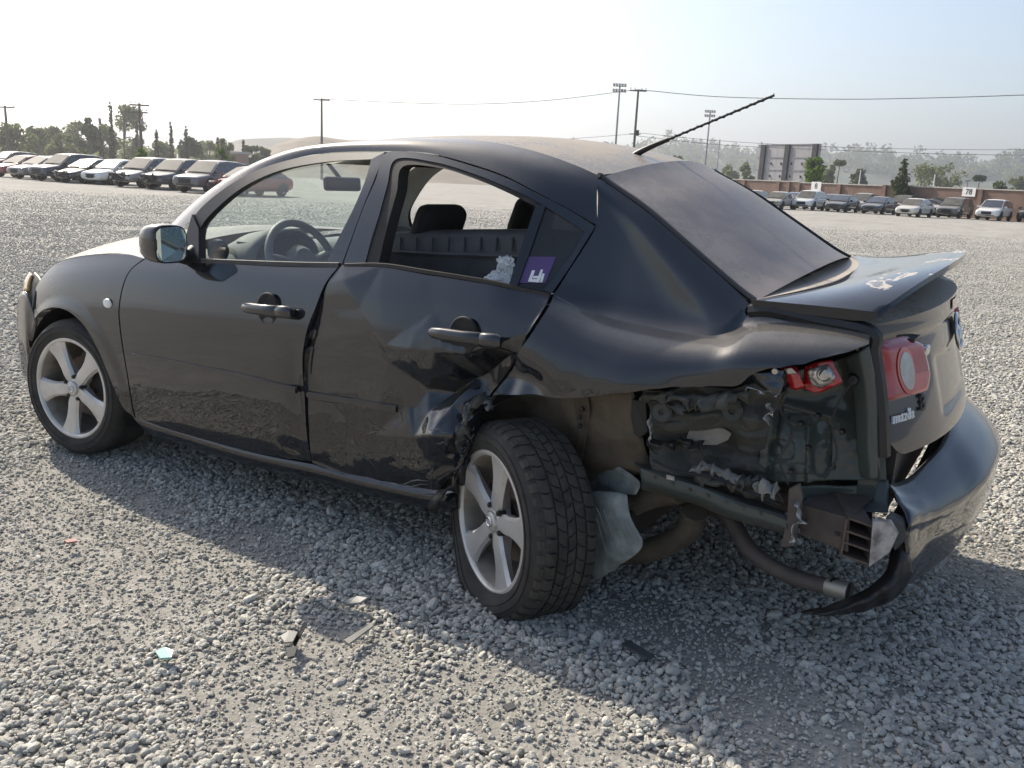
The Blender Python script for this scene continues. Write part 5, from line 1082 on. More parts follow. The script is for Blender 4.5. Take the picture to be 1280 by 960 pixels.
pole('thin_mast', 1169, 218, 236, 150, .09, M['signw'], 'short pale post above the wall in front of the grey-green spreading tree', 'mast', (), 'thin masts')
o, p = pole('street_lamp', 1210, 226, 240, 100, .05, M['galv'], 'small twin-headed lamp above the wall and its row sign', 'street lamp', ())
obj('lamp_head', *box(p, (.5, .2, .12)), M['galv'], o, smooth=False)
o, p = pole('street_lamp', 763, 180, 196, 150, .07, M['galv'], 'small street lamp with bent arm left of the floodlight mast behind the roof', 'street lamp', ())
obj('lamp_arm', *tube([p, p-RT*.6+[0, 0, .3], p-RT*1.2+[0, 0, .35]], .06, 6), M['galv'], o)
def cable(pts, r, label):
    P = catmull(np.array([at(*q) for q in pts]), 40); tag(obj('overhead_cable', *tube(P, r, 5), M['wire'], None), label, 'cable', 'overhead cables')
cable([(403, 124, 125), (520, 129, 124), (600, 130, 122), (690, 125, 121), (797, 112, 120)], .035, 'upper cable sagging from the pole behind the roof to the pole by the floodlight')
cable([(797, 112, 120), (900, 121, 118), (1050, 124, 114), (1180, 122, 110), (1330, 117, 106)], .042, 'upper cable running from the pole by the floodlight off the right edge')
cable([(797, 170, 120), (900, 181, 118), (1050, 188, 114), (1200, 193, 110), (1330, 194, 106)], .026, 'lower of the two cables crossing behind the screen to the right edge')
cable([(797, 166, 120), (900, 176, 118), (1050, 184, 114), (1200, 187, 110), (1330, 187, 106)], .024, 'higher of the two cables crossing behind the screen to the right edge')
cable([(560, 176, 122), (640, 177, 121), (720, 173, 120), (797, 167, 120)], .022, 'thin low cable meeting the floodlight pole from behind the roof')
cable([(174, 132, 105), (90, 128, 115), (6, 134, 130)], .016, 'thin cable between the two poles on the far left')
# ---- trees
def leafmat(name, c, tr=.25):
    m, t, b = nmat(name); b.inputs['Roughness'].default_value = .7; b.inputs['Specular IOR Level'].default_value = .2
    oi = noise(t, .9, 3); r = ramp(t, oi, [(.3, tuple(x*.65 for x in c)), (.7, tuple(x*1.3 for x in c))]); t.links.new(r.outputs[0], b.inputs['Base Color'])
    tl_ = N(t, 'BsdfTranslucent'); t.links.new(r.outputs[0], tl_.inputs[0]); mx = N(t, 'MixShader'); mx.inputs[0].default_value = tr
    t.links.new(b.outputs[0], mx.inputs[1]); t.links.new(tl_.outputs[0], mx.inputs[2]); t.links.new(mx.outputs[0], t.nodes['Material Output'].inputs[0]); return m
M['leaf'] = leafmat('olive_leaf', (.14, .16, .055), .4); M['leafb'] = leafmat('bright_leaf', (.13, .20, .035), .35); M['leafd'] = leafmat('dark_leaf', (.07, .09, .036), .3); M['leafp'] = leafmat('pale_leaf', (.19, .205, .085), .4); M['cyp'] = leafmat('cypress_leaf', (.05, .055, .03)); M['bark'] = simple('tree_bark', (.10, .08, .06), .95, var=.4)
def leaves(cents, rads, n, size, g, squash=1.):
    VV, FF = [], []; w_ = np.array([r**2 for r in rads]); w_ = w_/w_.sum(); ks = g.choice(len(cents), n, p=w_)
    d = g.normal(size=(n, 3)); d /= np.linalg.norm(d, axis=1)[:, None]; rr_ = g.random(n)**.45
    C = np.array(cents)[ks]+d*(np.array(rads)[ks]*rr_)[:, None]*np.array([1, 1, squash]); a = g.normal(size=(n, 3)); a /= np.linalg.norm(a, axis=1)[:, None]; b = np.cross(a, g.normal(size=(n, 3))); b /= np.linalg.norm(b, axis=1)[:, None]
    s = size*g.uniform(.5, 1.3, n)[:, None]; P = np.stack([C-a*s, C+b*s*.6, C+a*s, C-b*s*.6], 1).reshape(-1, 3); return P, [(4*i, 4*i+1, 4*i+2, 4*i+3) for i in range(n)]
def tree(u, vt, vb, dist, wpx, mat, label, n=900, kind='round', seed=0, group='trees beyond the yard', cat='tree', name='tree'):
    g = np.random.default_rng(seed); top = at(u, vt, dist); base = np.array([top[0], top[1], float(gz(top[0], top[1]))-.2]); H = top[2]-base[2]; Wd = wpx*dist/FPX
    o = empty(name, tuple(base), label, cat, group); o['base'] = tuple(base); cents, rads = [], []
    if kind == 'round':
        tr_h = H*.10
        for k in range(16):
            z = tr_h+(H-tr_h)*(.10+.82*g.random()); f = math.sin(math.pi*min(1, (z-tr_h)/(H-tr_h)*.9+.08))**.7; a = g.uniform(0, 6.28); r = Wd/2*.72*f*math.sqrt(g.random()); cents.append(base+[r*math.cos(a), r*math.sin(a), z]); rads.append(Wd*.5*(.22+.22*g.random())*(.5+.5*f))
    elif kind == 'cone':
        for k in range(18):
            q = k/17; z = H*(.10+.86*q); r = Wd/2*(1-q)**.8*.6+.05; a = g.uniform(0, 6.28); cents.append(base+[r*math.cos(a)*.7, r*math.sin(a)*.7, z]); rads.append(Wd*.5*(1.05-q)*.62+.12)
    elif kind == 'spire':
        for k in range(40): q = k/39; cents.append(base+[0, 0, H*(.08+.90*q)]); rads.append(Wd*.5*(1.1-q*.75))
    elif kind == 'palm':
        for k in range(10): a = 2*math.pi*k/10; cents.append(base+[Wd*.3*math.cos(a), Wd*.3*math.sin(a), H*.93+.1*math.sin(3*a)]); rads.append(Wd*.22)
    elif kind == 'spread':
        for k in range(22): a = g.uniform(0, 6.28); r = Wd/2*.8*math.sqrt(g.random()); cents.append(base+[r*math.cos(a), r*math.sin(a), H*(.45+.47*g.random()*(1-.5*(r/(Wd/2))**2))]); rads.append(Wd*.10*(.7+.8*g.random()))
    P, F = leaves(cents, rads, n, max(.10, dist*2.1/FPX), g, .9); obj('crown', P, F, mat, o, smooth=False)
    tr = [(base+[0, 0, -.1], base+[.05*H*g.normal()*.3, 0, H*.45], base+[.05*H*g.normal()*.3, .02*H, H*.92 if kind != 'spread' else H*.6])]
    bs_ = [tube(catmull(np.array(tr[0]), 8), np.linspace(.022*H+.03, .006*H+.02, 8), 7)]
    for k in range(7):
        c = cents[k % len(cents)]; z0 = .2*H+.3*H*g.random(); st_ = base+[0, 0, z0]
        if kind not in ('spire', 'palm'): bs_.append(tube(catmull(np.array([st_, (st_+c)/2+[0, 0, .05*H], c]), 6), np.linspace(.010*H+.02, .02, 6), 5))
    obj('trunk', *join(*bs_), M['bark'], o); return o
LT = [(15, 158, 45, 'round', 'leaf', 'dark olive tree at the left edge behind the utility pole'), (44, 160, 40, 'round', 'leafp', 'low pale tree second from the left edge'), (62, 157, 30, 'round', 'leaf', 'rounded tree with a raised top, left of the tall grove'), (88, 147, 44, 'round', 'leaf', 'broad tree rising between two lower ones in the left grove'), (111, 145, 24, 'round', 'leafd', 'slender dark tree with a bare lower trunk in the left grove'),
      (127, 150, 30, 'round', 'leafp', 'yellowish tree touching the tall tree on its left'), (153, 130, 50, 'round', 'leafp', 'tallest pale feathery tree just left of the double-armed pole'), (29, 172, 16, 'cone', 'leafd', 'small dark conical tree low behind the left rows'), (75, 165, 30, 'round', 'leafp', 'pale low tree in front of the left grove'), (232, 172, 34, 'round', 'leafd', 'dark bushy tree under the pair of thin spires'), (205, 178, 36, 'round', 'leafp', 'pale scrubby tree right of the double-armed pole'),
      (262, 174, 34, 'round', 'leafp', 'pale low tree right of the dark bushy tree'), (282, 173, 26, 'round', 'leaf', 'small olive tree beside the low hut'), (314, 178, 18, 'round', 'leafd', 'small round dark green tree near the car roof pillar'), (328, 182, 20, 'round', 'leafp', 'pale shrub just left of the car roof pillar')]
for i, (u, vt, wp, kd, mt, lab) in enumerate(LT): tree(u, vt, 192, 150+12*(i % 4), wp*1.2, M[mt], lab, 2600 if vt < 150 else 1700, kd, 100+i)
for i, (u, vt, wp, lab) in enumerate(((137, 125, 7, 'tallest dark cypress spire in front of the tall pale tree'), (124, 146, 5, 'thin cypress spire left of the tallest spire'), (195, 161, 5, 'lone thin cypress spire right of the double-armed pole'), (213, 152, 6, 'cypress spire left of the dark bushy tree'), (232, 158, 5, 'cypress spire directly above the dark bushy tree'), (272, 172, 4, 'short cypress spire above the pale low tree'), (304, 174, 3, 'shortest cypress spire beside the small round tree'), (170, 148, 4, 'thin cypress spire touching the double-armed pole'))):
    tree(u, vt, 192, 140+4*i, wp, M['cyp'], lab, 420, 'spire', 300+i, 'cypress spires on the left', name='cypress_tree')
for i, (u, vt, wp, lab) in enumerate(((175, 181, 20, 'bright green shrub at the foot of the double-armed pole'), (105, 187, 14, 'small bright green shrub behind the dark sedan roofs'), (277, 181, 14, 'bright green shrub in front of the small olive tree'))):
    tree(u, vt, 195, 75, wp, M['leafb'], lab, 420, 'round', 350+i, 'bright shrubs on the left', 'shrub', 'shrub')
tree(1021, 195, 233, 112, 38, M['leafb'], 'bright green bushy tree in front of the right end of the screen', 2200, 'round', 401)
tree(1132, 197, 234, 92, 36, M['leafd'], 'dark green conical tree just behind the brown wall', 2600, 'cone', 402)
tree(890, 207, 226, 118, 34, M['leafb'], 'bright green hedge-like bush behind the rear window', 1100, 'round', 403, cat='bush', name='bush')
for i, (u, vt, dist, wp, kd, mt, lab) in enumerate(((1178, 201, 260, 62, 'spread', 'leaf', 'large grey-green spreading tree right of the conical tree'), (1258, 223, 150, 30, 'round', 'leafd', 'low dark round tree near the right edge behind the wall'), (1225, 220, 220, 12, 'palm', 'leafd', 'short palm left of the low dark round tree'), (1050, 200, 220, 12, 'palm', 'leaf', 'palm with a small round head right of the screen'), (1040, 203, 230, 20, 'round', 'leaf', 'hazy slender tree beside the bright green tree'),
        (1075, 212, 210, 34, 'round', 'leafd', 'hazy dark tree behind the short pale post'), (935, 196, 240, 22, 'round', 'leaf', 'hazy tree at the left edge of the screen'), (848, 193, 260, 24, 'round', 'leaf', 'hazy tree behind the base of the aerial'), (740, 178, 200, 30, 'round', 'leafd', 'tree top peeping over the car roof'), (910, 204, 260, 30, 'round', 'leafp', 'hazy pale tree right of the thin masts'), (1275, 219, 300, 26, 'round', 'leaf', 'hazy tree cut by the right edge'))):
    tree(u, vt, 235, dist, wp, M[mt], lab, 1100, kd, 420+i)
# ---- low hut and tan berm on the left, far hills with woods
hb = ground_under(298, 190, 160); hut = empty('hut', tuple(hb), 'small pale hut with reddish wall behind the left rows', 'hut'); hut['base'] = tuple(hb)
M['hutw'] = simple('reddish_hut_wall', (.30, .17, .13), .9); obj('wall', *box(hb+[0, 0, 1.6], (2.2, 2.5, 3.2)), M['hutw'], hut, smooth=False); obj('roof', *box(hb+[0, 0, 3.4], (2.7, 3.0, .35)), M['cap'], hut, smooth=False); obj('door', *box(hb+[-.3, -1.28, 1.1], (.8, .08, 2.0)), M['cap'], hut, smooth=False)
def ridge(name, pts, dist, depth, mat, back=1.0):     # hill with a traced skyline
    P = np.array([at(u, v, d) for u, v, d in pts]); P = resamp(P, 120); zz_ = P[:, 2].copy(); P[:, 2] += .03*np.abs(zz_)*vnoise(P[:, :2], 40/dist, 3)
    out = P[:, :2]-CAM[:2]; out /= np.linalg.norm(out, axis=1)[:, None]; rows = []
    for k in np.linspace(0, 1, 14): q = P.copy(); q[:, :2] -= out*depth*(1-k)[..., None] if False else out*depth*(1-k); q[:, 2] = -.5+(P[:, 2]+.5)*(k**1.2); rows.append(q)
    for k in (.7, .3, 0): q = P.copy(); q[:, :2] += out*depth*(1-k)*.6; q[:, 2] = -.5+(P[:, 2]+.5)*k; rows.append(q)
    o = gridobj(name, np.array(rows), mat, None, sharp=0); o['kind'] = 'structure'; return o, np.array(rows)
M['hill'] = simple('dry_hill', (.16, .15, .13), .95, var=.25, vscale=.02); M['berm'] = simple('tan_berm', (.20, .17, .135), .95, var=.2, vscale=.1); M['hillg'] = simple('wooded_hill', (.07, .085, .045), .95, var=.4, vscale=.03)
ridge('berm', [(325, 196, 190), (345, 180, 190), (370, 173, 190), (400, 171, 195), (440, 175, 200), (500, 177, 205), (580, 181, 210), (660, 192, 215), (720, 204, 220), (780, 222, 225)], 190, 60, M['berm'])
ridge('low_hill', [(240, 190, 420), (300, 174, 420), (360, 172, 430), (420, 176, 440), (520, 182, 450), (620, 195, 460), (720, 222, 470)], 420, 120, M['hill'])
ridge('far_mountain', [(-60, 176, 2380), (60, 166, 2380), (140, 165, 2380), (205, 155, 2330), (250, 150, 2330), (285, 152, 2330), (330, 165, 2330), (420, 172, 2380), (640, 180, 2430), (760, 186, 2480), (900, 200, 2530), (1000, 236, 2580)], 1900, 500, M['hill'])
o, RG = ridge('wooded_hill', [(520, 214, 1110), (600, 200, 1128), (690, 192, 1147), (780, 186, 1184), (840, 182, 1221), (900, 190, 1258), (1000, 196, 1295), (1070, 190, 1295), (1150, 199, 1332), (1210, 204, 1332), (1260, 200, 1332), (1340, 208, 1332)], 1300, 420, M['hillg'])
g = np.random.default_rng(5); C = RG[6:15].reshape(-1, 3); C = C[g.choice(len(C), 620)]+g.normal(0, 10, (620, 3))*[1, 1, .2]
P, F = leaves(list(C+[0, 0, 3.5]), list(g.uniform(4.5, 12, len(C))), 26000, 2.7, g); tag(obj('hillside_woods', P, F, M['leaf'], None, smooth=False), 'hazy woods covering the far hill on the right', 'woods', kind='stuff')
g = np.random.default_rng(6); C = np.array([at(u, 190+8*(u < 330), d)*[1, 1, 0] for u, d in zip(g.uniform(-40, 480, 260), g.uniform(200, 330, 260))])
P, F = leaves(list(C+np.array([0, 0, 1.5])), list(g.uniform(1.5, 4.0, len(C))), 9000, .6, g); tag(obj('scrub_belt', P, F, M['leafp'], None, smooth=False), 'belt of pale scrub behind the left rows of cars', 'scrub', kind='stuff')
# ================================================================== parked cars in the far rows
M['cglass'] = simple('parked_car_glass', (.03, .032, .035), .10, coat=1., var=.2, vscale=2); M['cdust'] = simple('dusty_windscreen', (.10, .097, .088), .65, coat=.0, var=.35, vscale=2, spec=.15)
M['cdark'] = simple('dark_car_opening', (.012, .012, .012), .7); M['clamp'] = simple('car_headlamp', (.55, .56, .58), .15, .3, coat=1.)
PAINTS = {}
def cpaint(c):
    if c not in PAINTS: PAINTS[c] = dusty('parked_paint_%d' % len(PAINTS), c, rough=.25, amt=.4, lo=.75, hi=1., base_dust=.04, dust=(.45, .42, .37))
    return PAINTS[c]
_wh = {}
def parked(u, v, theta, typ, c, label, damaged=0, screen='cglass', side=1, L=None, zg=None, sc=1., back=0):
    f0 = PZ(u, v, -.23)
    if back: d0 = math.hypot(*(f0-CAM)[:2]); f0 = at(u, v, d0+back)
    f0[2] = float(gz(f0[0], f0[1])); tocam = (CAM-f0)[:2]; tocam /= np.linalg.norm(tocam); lf = -RT[:2]/np.linalg.norm(RT[:2])
    fwd = tocam*math.cos(theta)+lf*math.sin(theta)*side; fwd /= np.linalg.norm(fwd); left = np.array([-fwd[1], fwd[0]])
    suv = typ == 'suv'; pick = typ == 'pickup'; L = L or (4.7 if typ != 'hatch' else 4.3); Wd = (.95 if suv or pick else .91)*sc; H = (1.70 if suv else 1.80 if pick else 1.47 if typ == 'sedan' else 1.50)*sc; L *= sc
    o = empty('parked_car', tuple(f0-np.array([*fwd*L/2, 0])), label, 'car', 'parked cars in the far rows'); bpos = f0[:2]-fwd*L/2
    def W(x, y, z): p = bpos+fwd*x+left*y; return np.array([p[0], p[1], f0[2]+z])
    o['base'] = tuple(np.array([*bpos, f0[2]])); o.location = o['base']; pm = cpaint(c); g = np.random.default_rng(int(u*7+v))
    hb_ = 1.02 if suv else 1.10 if pick else .92                    # bonnet rear height
    zf = .82 if suv else .92 if pick else .70
    xs = np.array([.5, .492, .47, .40, .24, .0, -.25, -.42, -.48, -.498, -.5])*L
    top = np.array([zf-.16, zf-.04, zf+.02, zf+.08, hb_, hb_+.03, hb_+.06, hb_+.07, hb_+.06, hb_-.02, hb_-.2])*sc
    low = np.array([.34, .28, .24, .22, .22, .22, .22, .24, .30, .34, .40])*(1.25 if suv or pick else 1); hw = np.array([.72, .84, .92, .97, 1, 1, 1, .98, .93, .88, .8])*Wd
    if damaged: top[:4] -= .10*g.random(4); hw[:3] *= .93
    rows = []
    for x, t_, l_, h_ in zip(xs, top, low, hw):
        half = [(h_*.80, l_), (h_*.97, l_+.10), (h_, (l_+t_)*.5), (h_*.985, t_-.12), (h_*.90, t_-.02), (h_*.70, t_+.015), (h_*.3, t_+.03)]
        ring = [(y, z) for y, z in half]+[(-y, z) for y, z in half[::-1]]; rows.append([W(x, y, z) for y, z in ring])
    A_ = np.array(rows); nn_ = len(rows); k = A_.shape[1]
    obj('body', A_.reshape(-1, 3), quads(nn_, k, close_v=True, flip=True)+[tuple(range(k)), tuple((nn_-1)*k+i for i in range(k-1, -1, -1))], pm, o, sharp=70).modifiers.new('round', 'SUBSURF').render_levels = 2
    # cabin
    if suv: xc = [(.275, hb_), (.09, H-.05), (-.05, H), (-.26, H-.03), (-.40, H-.13), (-.485, hb_+.06)]
    elif pick: xc = [(.20, hb_), (.08, H-.04), (0, H), (-.10, H), (-.16, H-.06), (-.20, hb_+.05)]
    elif typ == 'hatch': xc = [(.26, hb_), (.06, H-.03), (-.06, H), (-.25, H-.04), (-.40, H-.16), (-.48, hb_+.08)]
    else: xc = [(.27, hb_), (.06, H-.05), (-.04, H), (-.16, H-.03), (-.24, H-.09), (-.42, hb_+.07)]
    rows = []
    for xf, z in xc:
        q = (z-hb_*sc)/(H-hb_*sc); wr = Wd*(.93-.20*max(0, q)); rows.append([W(xf*L, Wd*.93, hb_*sc-.06), W(xf*L, (wr+Wd*.93)/2, (hb_*sc+z)/2), W(xf*L, wr, z-.03), W(xf*L, wr*.85, z), W(xf*L, 0, z+.025), W(xf*L, -wr*.85, z), W(xf*L, -wr, z-.03), W(xf*L, -(wr+Wd*.93)/2, (hb_*sc+z)/2), W(xf*L, -Wd*.93, hb_*sc-.06)])
    A_ = np.array(rows); cab = obj('cabin', A_.reshape(-1, 3), quads(len(rows), 9, flip=True), pm, o, sharp=45)
    def cq(xf, q, s, out=.012):    # point on cabin side: fraction along, height fraction q
        xsx = np.array([a for a, _ in xc])[::-1]; zt_ = np.interp(xf, xsx, np.array([z for _, z in xc])[::-1]); z = hb_*sc+(zt_-hb_*sc)*q; qq = (z-hb_*sc)/(H-hb_*sc); return W(xf*L, s*(Wd*(.93-.20*max(0, qq))+out), z-.02)
    # windscreen & rear glass
    def screen_quad(i0, i1, nm, mt, dx):
        (xa, za), (xb, zb2) = xc[i0], xc[i1]; pa, pb = .06, .94; pts = []
        for p_, s in ((pa, 1), (pa, -1), (pb, -1), (pb, 1)):
            z = za+(zb2-za)*p_; q = (z-hb_*sc)/(H-hb_*sc); pts.append(W((xa+(xb-xa)*p_)*L+dx, s*Wd*(.84-.17*max(0, q)), z+.02))
        mid = [(pts[0]+pts[1])/2+np.array([*fwd*.03*np.sign(dx), .01]), (pts[3]+pts[2])/2+np.array([*fwd*.03*np.sign(dx), .012])]
        obj(nm, [pts[0], mid[0], pts[1], pts[2], mid[1], pts[3]], [(0, 1, 4, 5), (1, 2, 3, 4)], mt, o, sharp=0)
    screen_quad(0, 1, 'windscreen', M[screen], .012); screen_quad(len(xc)-1, len(xc)-2, 'rear_screen', M['cglass'], -.012)
    x1 = xc[0][0]-.045; x2 = xc[-1][0]+.05; mids = np.linspace(x1, x2, 3 if typ != 'suv' else 4)
    for s in (1, -1):
        for a_, b_ in zip(mids[:-1], mids[1:]):
            xa, xb = a_-.006, b_+.006; n_ = 6; P = [cq(xa+(xb-xa)*k/5, .08, s) for k in range(n_)]+[cq(xa+(xb-xa)*k/5, .86, s) for k in range(n_)]
            obj('side_window', P, quads(2, n_), M['cglass'], o, sharp=0)
        yv = s*Wd*.62; V, F = box((0, 0, 0), (.05, .34*Wd, .13))
        if not (damaged and s == damaged): bevel(obj('headlamp', [W(L*.465+p[0]-abs(p[1]+s*0)*.0+(.09 if True else 0)-.10*abs((yv+p[1])/Wd)**3, yv+p[1], zf*sc-.06+p[2]+.02*abs(p[1])) for p in V], F, M['clamp'], o, smooth=False), .015)
        obj('door_mirror', *(lambda b_: ([W(.20*L+p[0], s*(Wd*1.0)+p[1]+s*.08, hb_*sc+.08+p[2]) for p in b_[0]], b_[1]))(box((0, 0, 0), (.10, .20, .14))), pm, o, smooth=False)
        for xw in (.31*L, -.30*L):
            R_ = .36*(1.06 if suv or pick else .93)*sc; V, F = lathe([(.0, .0), (R_*.30, .012), (R_*.62, .006), (R_*.66, -.02), (R_*.70, .005), (R_*.92, .01), (R_, -.03), (R_, -.2)], 22)
            wo_ = obj('wheel', [W(xw+p[0], s*(Wd*.955+p[1]), R_+p[2]) for p in V], F, M['tyre'], o, sharp=40)
            for k_ in range(5):
                a = 2*math.pi*k_/5+g.random(); V, F = box((0, 0, 0), (R_*.14, .012, R_*.55)); ca, sa = math.cos(a), math.sin(a)
                obj('spoke', [W(xw+ca*p[0]+sa*(p[2]+R_*.34), s*(Wd*.955+.014+p[1]), R_-sa*p[0]+ca*(p[2]+R_*.34)) for p in V], F, M['alloy'], wo_, smooth=False)
            V = [W(xw+(R_+.05)*math.cos(t), s*(Wd*.992), R_+(R_+.05)*math.sin(t)) for t in np.linspace(-.25, math.pi+.25, 16)]; obj('wheel_arch', V, [tuple(range(16))], M['cdark'], o, smooth=False)
    # grille, lower intake, plate
    gw = .40 if damaged == 0 else .75; gh = .20 if not suv else .26
    def front(nm, y0, y1, z0, z1, mt, d=.012, bev=.02):
        ys_ = np.linspace(y0, y1, 7); V = [W(L*.5+d-.10*abs(y/Wd)**2.2-.02*(z < .4), y, z) for z in (z0, z1) for y in ys_]; V += [p-np.array([*fwd*.06, 0]) for p in V]; n_ = 7
        F = quads(2, n_)+[(i, i+1, 2*n_+i+1, 2*n_+i) for i in range(n_-1)]+[(n_+i, 3*n_+i, 3*n_+i+1, n_+i+1) for i in range(n_-1)]+[(0, 2*n_, 3*n_, n_), (n_-1, 2*n_-1, 4*n_-1, 3*n_-1)]
        return obj(nm, V, F, mt, o, smooth=False)
    front('grille', -gw*Wd, gw*Wd, (zf-.34)*sc, (zf-.10)*sc, M['cdark']); front('lower_intake', -.62*Wd, .62*Wd, low[0]+.02, (zf-.44)*sc if zf > .75 else low[0]+.14, M['cdark'], .016)
    if damaged:
        front('crushed_front', -.80*Wd, (.3 if damaged > 0 else .8)*Wd, .36, zf-.06, M['cdark'], .03)
        for k_ in range(9):
            y = g.uniform(-.75, .6)*Wd; z = g.uniform(.34, zf); V, F = box((0, 0, 0), (g.uniform(.03, .12), g.uniform(.1, .4), g.uniform(.02, .09))); a = g.normal(0, .5)
            obj('crushed_piece', [W(L*.5+.05+p[0], y+p[1]*math.cos(a)-p[2]*math.sin(a), z+p[1]*math.sin(a)+p[2]*math.cos(a)) for p in V], F, M['cdark'] if k_ % 3 else pm, o, smooth=False)
    return o
R30 = math.radians
WH, SIL, GRY, BLK, NAV, RED, BEI, BLU = (.72, .72, .70), (.42, .42, .41), (.12, .12, .125), (.012, .012, .014), (.02, .026, .045), (.25, .012, .015), (.36, .33, .28), (.10, .17, .30)
LEFT = [(231, 241, 30, 'suv', GRY, 'grey SUV with intact chrome-edged grille, beside the red wreck', 0, 'cdust'), (189, 237, 32, 'suv', (.06, .065, .075), 'dark slate SUV with torn-off front, between the beige and grey SUVs', 1, 'cdust'), (149, 234, 33, 'suv', (.30, .29, .27), 'light grey SUV with exposed dark nose, right of the white hatchback', 1, 'cdust'), (113, 230.5, 34, 'hatch', WH, 'white hatchback in the left row', 0, 'cglass'),
        (78, 228.5, 35, 'sedan', BLK, 'black sedan left of the white hatchback', 1, 'cglass'), (46, 226, 38, 'suv', NAV, 'dark navy SUV with glossy bonnet in the left row', 0, 'cdust'), (18, 223.5, 38, 'sedan', (.20, .19, .18), 'dull grey sedan left of the dark navy SUV', 0, 'cdust'), (-6, 221, 38, 'sedan', RED, 'dark red sedan cut by the left edge', 0, 'cdust'),
        (273, 244.5, 34, 'sedan', RED, 'bright red wrecked sedan half hidden by the charcoal car', 1, 'cdust'), (10, 213.5, 38, 'sedan', SIL, 'silver roofed sedan in the second left row', 0, 'cdust'), (48, 213, 38, 'hatch', NAV, 'dark hatchback roof in the second left row', 0, 'cglass'), (-14, 213, 38, 'suv', BLK, 'black SUV at the left edge in the second left row', 0, 'cglass'), (92, 214.5, 36, 'sedan', SIL, 'pale sedan roof showing behind the black sedan', 0, 'cdust')]
for u, v, th_, ty, c, lab, dm, sc_n in LEFT: parked(u, v, R30(th_+4), ty, c, lab, dm, sc_n)
RIGHT = [(1000, 262.5, 16, 'suv', WH, 'white SUV with clean grille parked below the screen', 0, 'cdust'), (961, 261, 18, 'sedan', BEI, 'beige crushed-nosed sedan left of the white SUV', 1, 'cdust'), (932, 253, 18, 'sedan', SIL, 'silver sedan half hidden by the rear window edge', 0, 'cdust'), (982, 252, 18, 'sedan', BLU, 'blue sedan roof showing between beige sedan and white SUV', 0, 'cglass'), (1041, 265, 17, 'sedan', BLK, 'black sedan right of the white SUV', 0, 'cglass'), (1068, 258, 17, 'suv', (.34, .32, .28), 'tan SUV behind and between the two dark sedans', 0, 'cdust'),
         (1086, 267.5, 20, 'sedan', (.02, .024, .032), 'blue-black sedan left of the cream sedan', 0, 'cglass'), (1116, 261, 17, 'sedan', WH, 'white sedan peeping left of the cream sedan roof', 0, 'cglass'), (1118, 255, 17, 'suv', BLK, 'black SUV roof against the brown wall', 0, 'cdust'), (1130, 271, 18, 'sedan', (.60, .57, .50), 'cream sedan with pale windscreen in the right row', 0, 'cdust'), (1153, 262, 17, 'sedan', WH, 'white sedan half hidden behind the cream sedan', 0, 'cglass'),
         (1181, 272.5, 17, 'suv', (.10, .095, .09), 'dark grey SUV between cream sedan and white crossover', 0, 'cdust'), (1207, 264, 17, 'sedan', BEI, 'beige sedan behind the dark grey SUV', 0, 'cdust'), (1231, 275.5, 15, 'suv', WH, 'white crossover with large black grille near the right edge', 0, 'cglass'), (1256, 266, 15, 'sedan', SIL, 'silver sedan behind the white crossover', 0, 'cdust'), (1283, 278, 16, 'suv', BLK, 'black SUV cut by the right edge', 0, 'cglass'), (905, 251, 18, 'sedan', WH, 'white sedan just showing over the rear window edge', 0, 'cdust'), (1166, 257, 17, 'suv', SIL, 'silver SUV roof behind the dark grey SUV', 0, 'cglass'), (1029, 256, 17, 'sedan', GRY, 'grey sedan roof just right of the white SUV', 0, 'cglass')]
for u, v, th_, ty, c, lab, dm, sc_n in RIGHT:
    vf = 262.3+(u-1000)*.0545; bk = 0 if v > vf-3 else 6.0; parked(u, vf if bk else v, R30(th_+4), ty, c, lab, dm, sc_n, back=bk)
# two cars seen through the cabin windows
parked(620, 226, R30(20), 'sedan', BLK, 'black sedan seen through the cabin of the charcoal car', 0, 'cglass'); parked(655, 224, R30(20), 'sedan', GRY, 'grey sedan seen through the cabin of the charcoal car', 0, 'cdust')
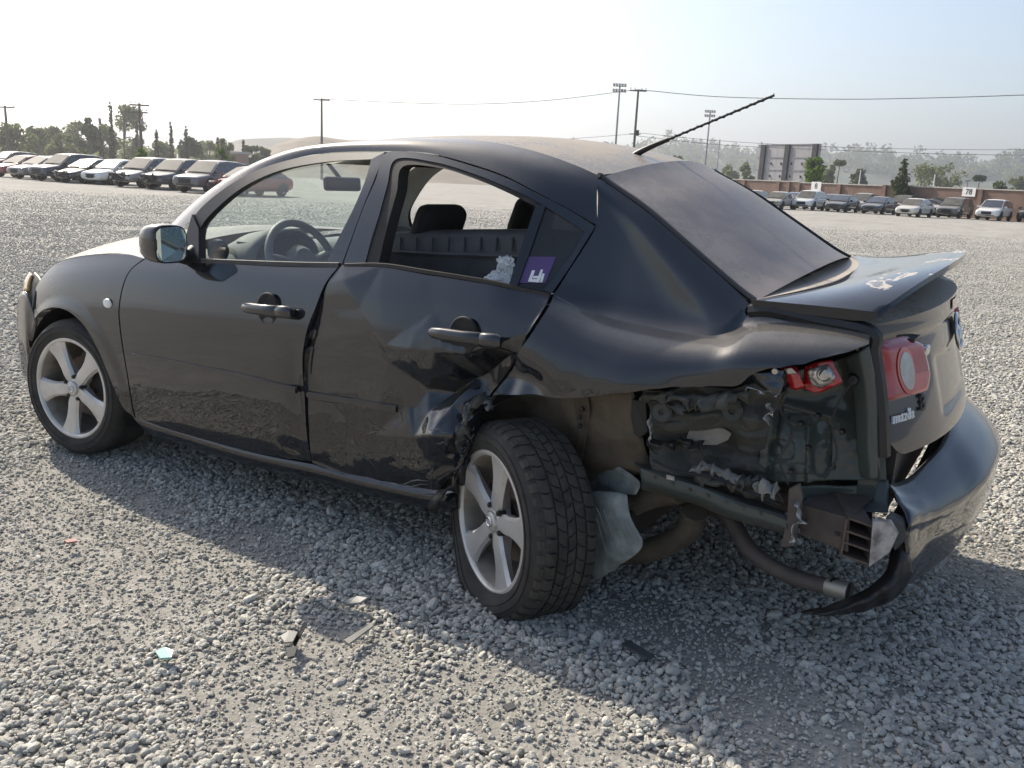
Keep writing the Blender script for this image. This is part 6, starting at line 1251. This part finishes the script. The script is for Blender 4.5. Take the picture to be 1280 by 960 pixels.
# ---- bits lying on the stones
def bit(name, px, h, mat, label, cat, lean=(0, 0, 1)):
    P = [PZ(u, v, .012+hh) for (u, v), hh in zip(px, np.broadcast_to(h, len(px)))]; o = obj(name, *prism(P, (0, 0, 1), .006), mat, None, smooth=False); return tag(o, label, cat)
M['aqua'] = simple('aqua_glass', (.20, .38, .35), .15, coat=1.); M['greyplastic'] = simple('grey_plastic_scrap', (.20, .195, .18), .6, var=.3); M['pinkbit'] = simple('faded_red_plastic', (.22, .085, .07), .6)
bit('glass_shard', [(194, 816), (206, 811), (217, 815), (214, 824), (200, 825)], (.0, .012, .016, .012, 0), M['aqua'], 'aqua green glass shard lying on the sunlit stones', 'glass shard')
bit('plastic_scrap', [(350, 797), (362, 790), (372, 792), (366, 804), (356, 805)], (.0, .01, .03, .02, 0), M['greyplastic'], 'grey plastic scrap at the edge of the car shadow', 'plastic scrap')
bit('trim_strip', [(366, 806), (380, 779), (384, 781), (369, 809)], (.0, .05, .05, 0), M['black'], 'dark trim strip propped on the grey plastic scrap', 'trim strip')
bit('panel_splinter', [(430, 802), (464, 781), (467, 784), (436, 807)], .012, M['greyplastic'], 'long pale splinter lying on the sunlit stones', 'splinter')
bit('panel_fragment', [(428, 754), (446, 747), (459, 749), (450, 755), (436, 757)], (.0, .02, .03, .02, .0), M['greyplastic'], 'bent grey fragment at the tip of the mirror shadow', 'fragment')
bit('plastic_scrap', [(357, 812), (372, 810), (368, 822), (360, 824)], .01, M['trim'], 'dark bluish plastic flake below the grey scrap', 'plastic scrap')
bit('plastic_scrap', [(80, 677), (94, 674), (97, 678), (84, 680)], .01, M['pinkbit'], 'faded red plastic chip on the stones at left', 'plastic scrap')
bit('plastic_scrap', [(777, 806), (786, 802), (818, 821), (812, 826)], .006, M['trim'], 'flat dark sliver in the shade below the rear wheel', 'plastic scrap')
bit('plastic_scrap', [(628, 884), (640, 880), (646, 886), (634, 891)], .012, M['trim'], 'small grey block among the sunlit stones near the bottom', 'plastic scrap')
# ---- summer haze: one box of even, thin air round the whole scene
V, F = box((CAM[0], CAM[1], 81), (6200, 6200, 166.0)); hz = obj('haze', V, F, None, None, smooth=False); hz['kind'] = 'stuff'; hz.display_type = 'WIRE'
m = bpy.data.materials.new('haze_air'); m.use_nodes = True; t = m.node_tree; t.nodes.clear(); pv = N(t, 'VolumePrincipled'); pv.inputs['Density'].default_value = .0006; pv.inputs['Color'].default_value = (.90, .94, 1, 1); pv.inputs['Anisotropy'].default_value = .6
ou = N(t, 'OutputMaterial'); t.links.new(pv.outputs[0], ou.inputs['Volume']); hz.data.materials.append(m)
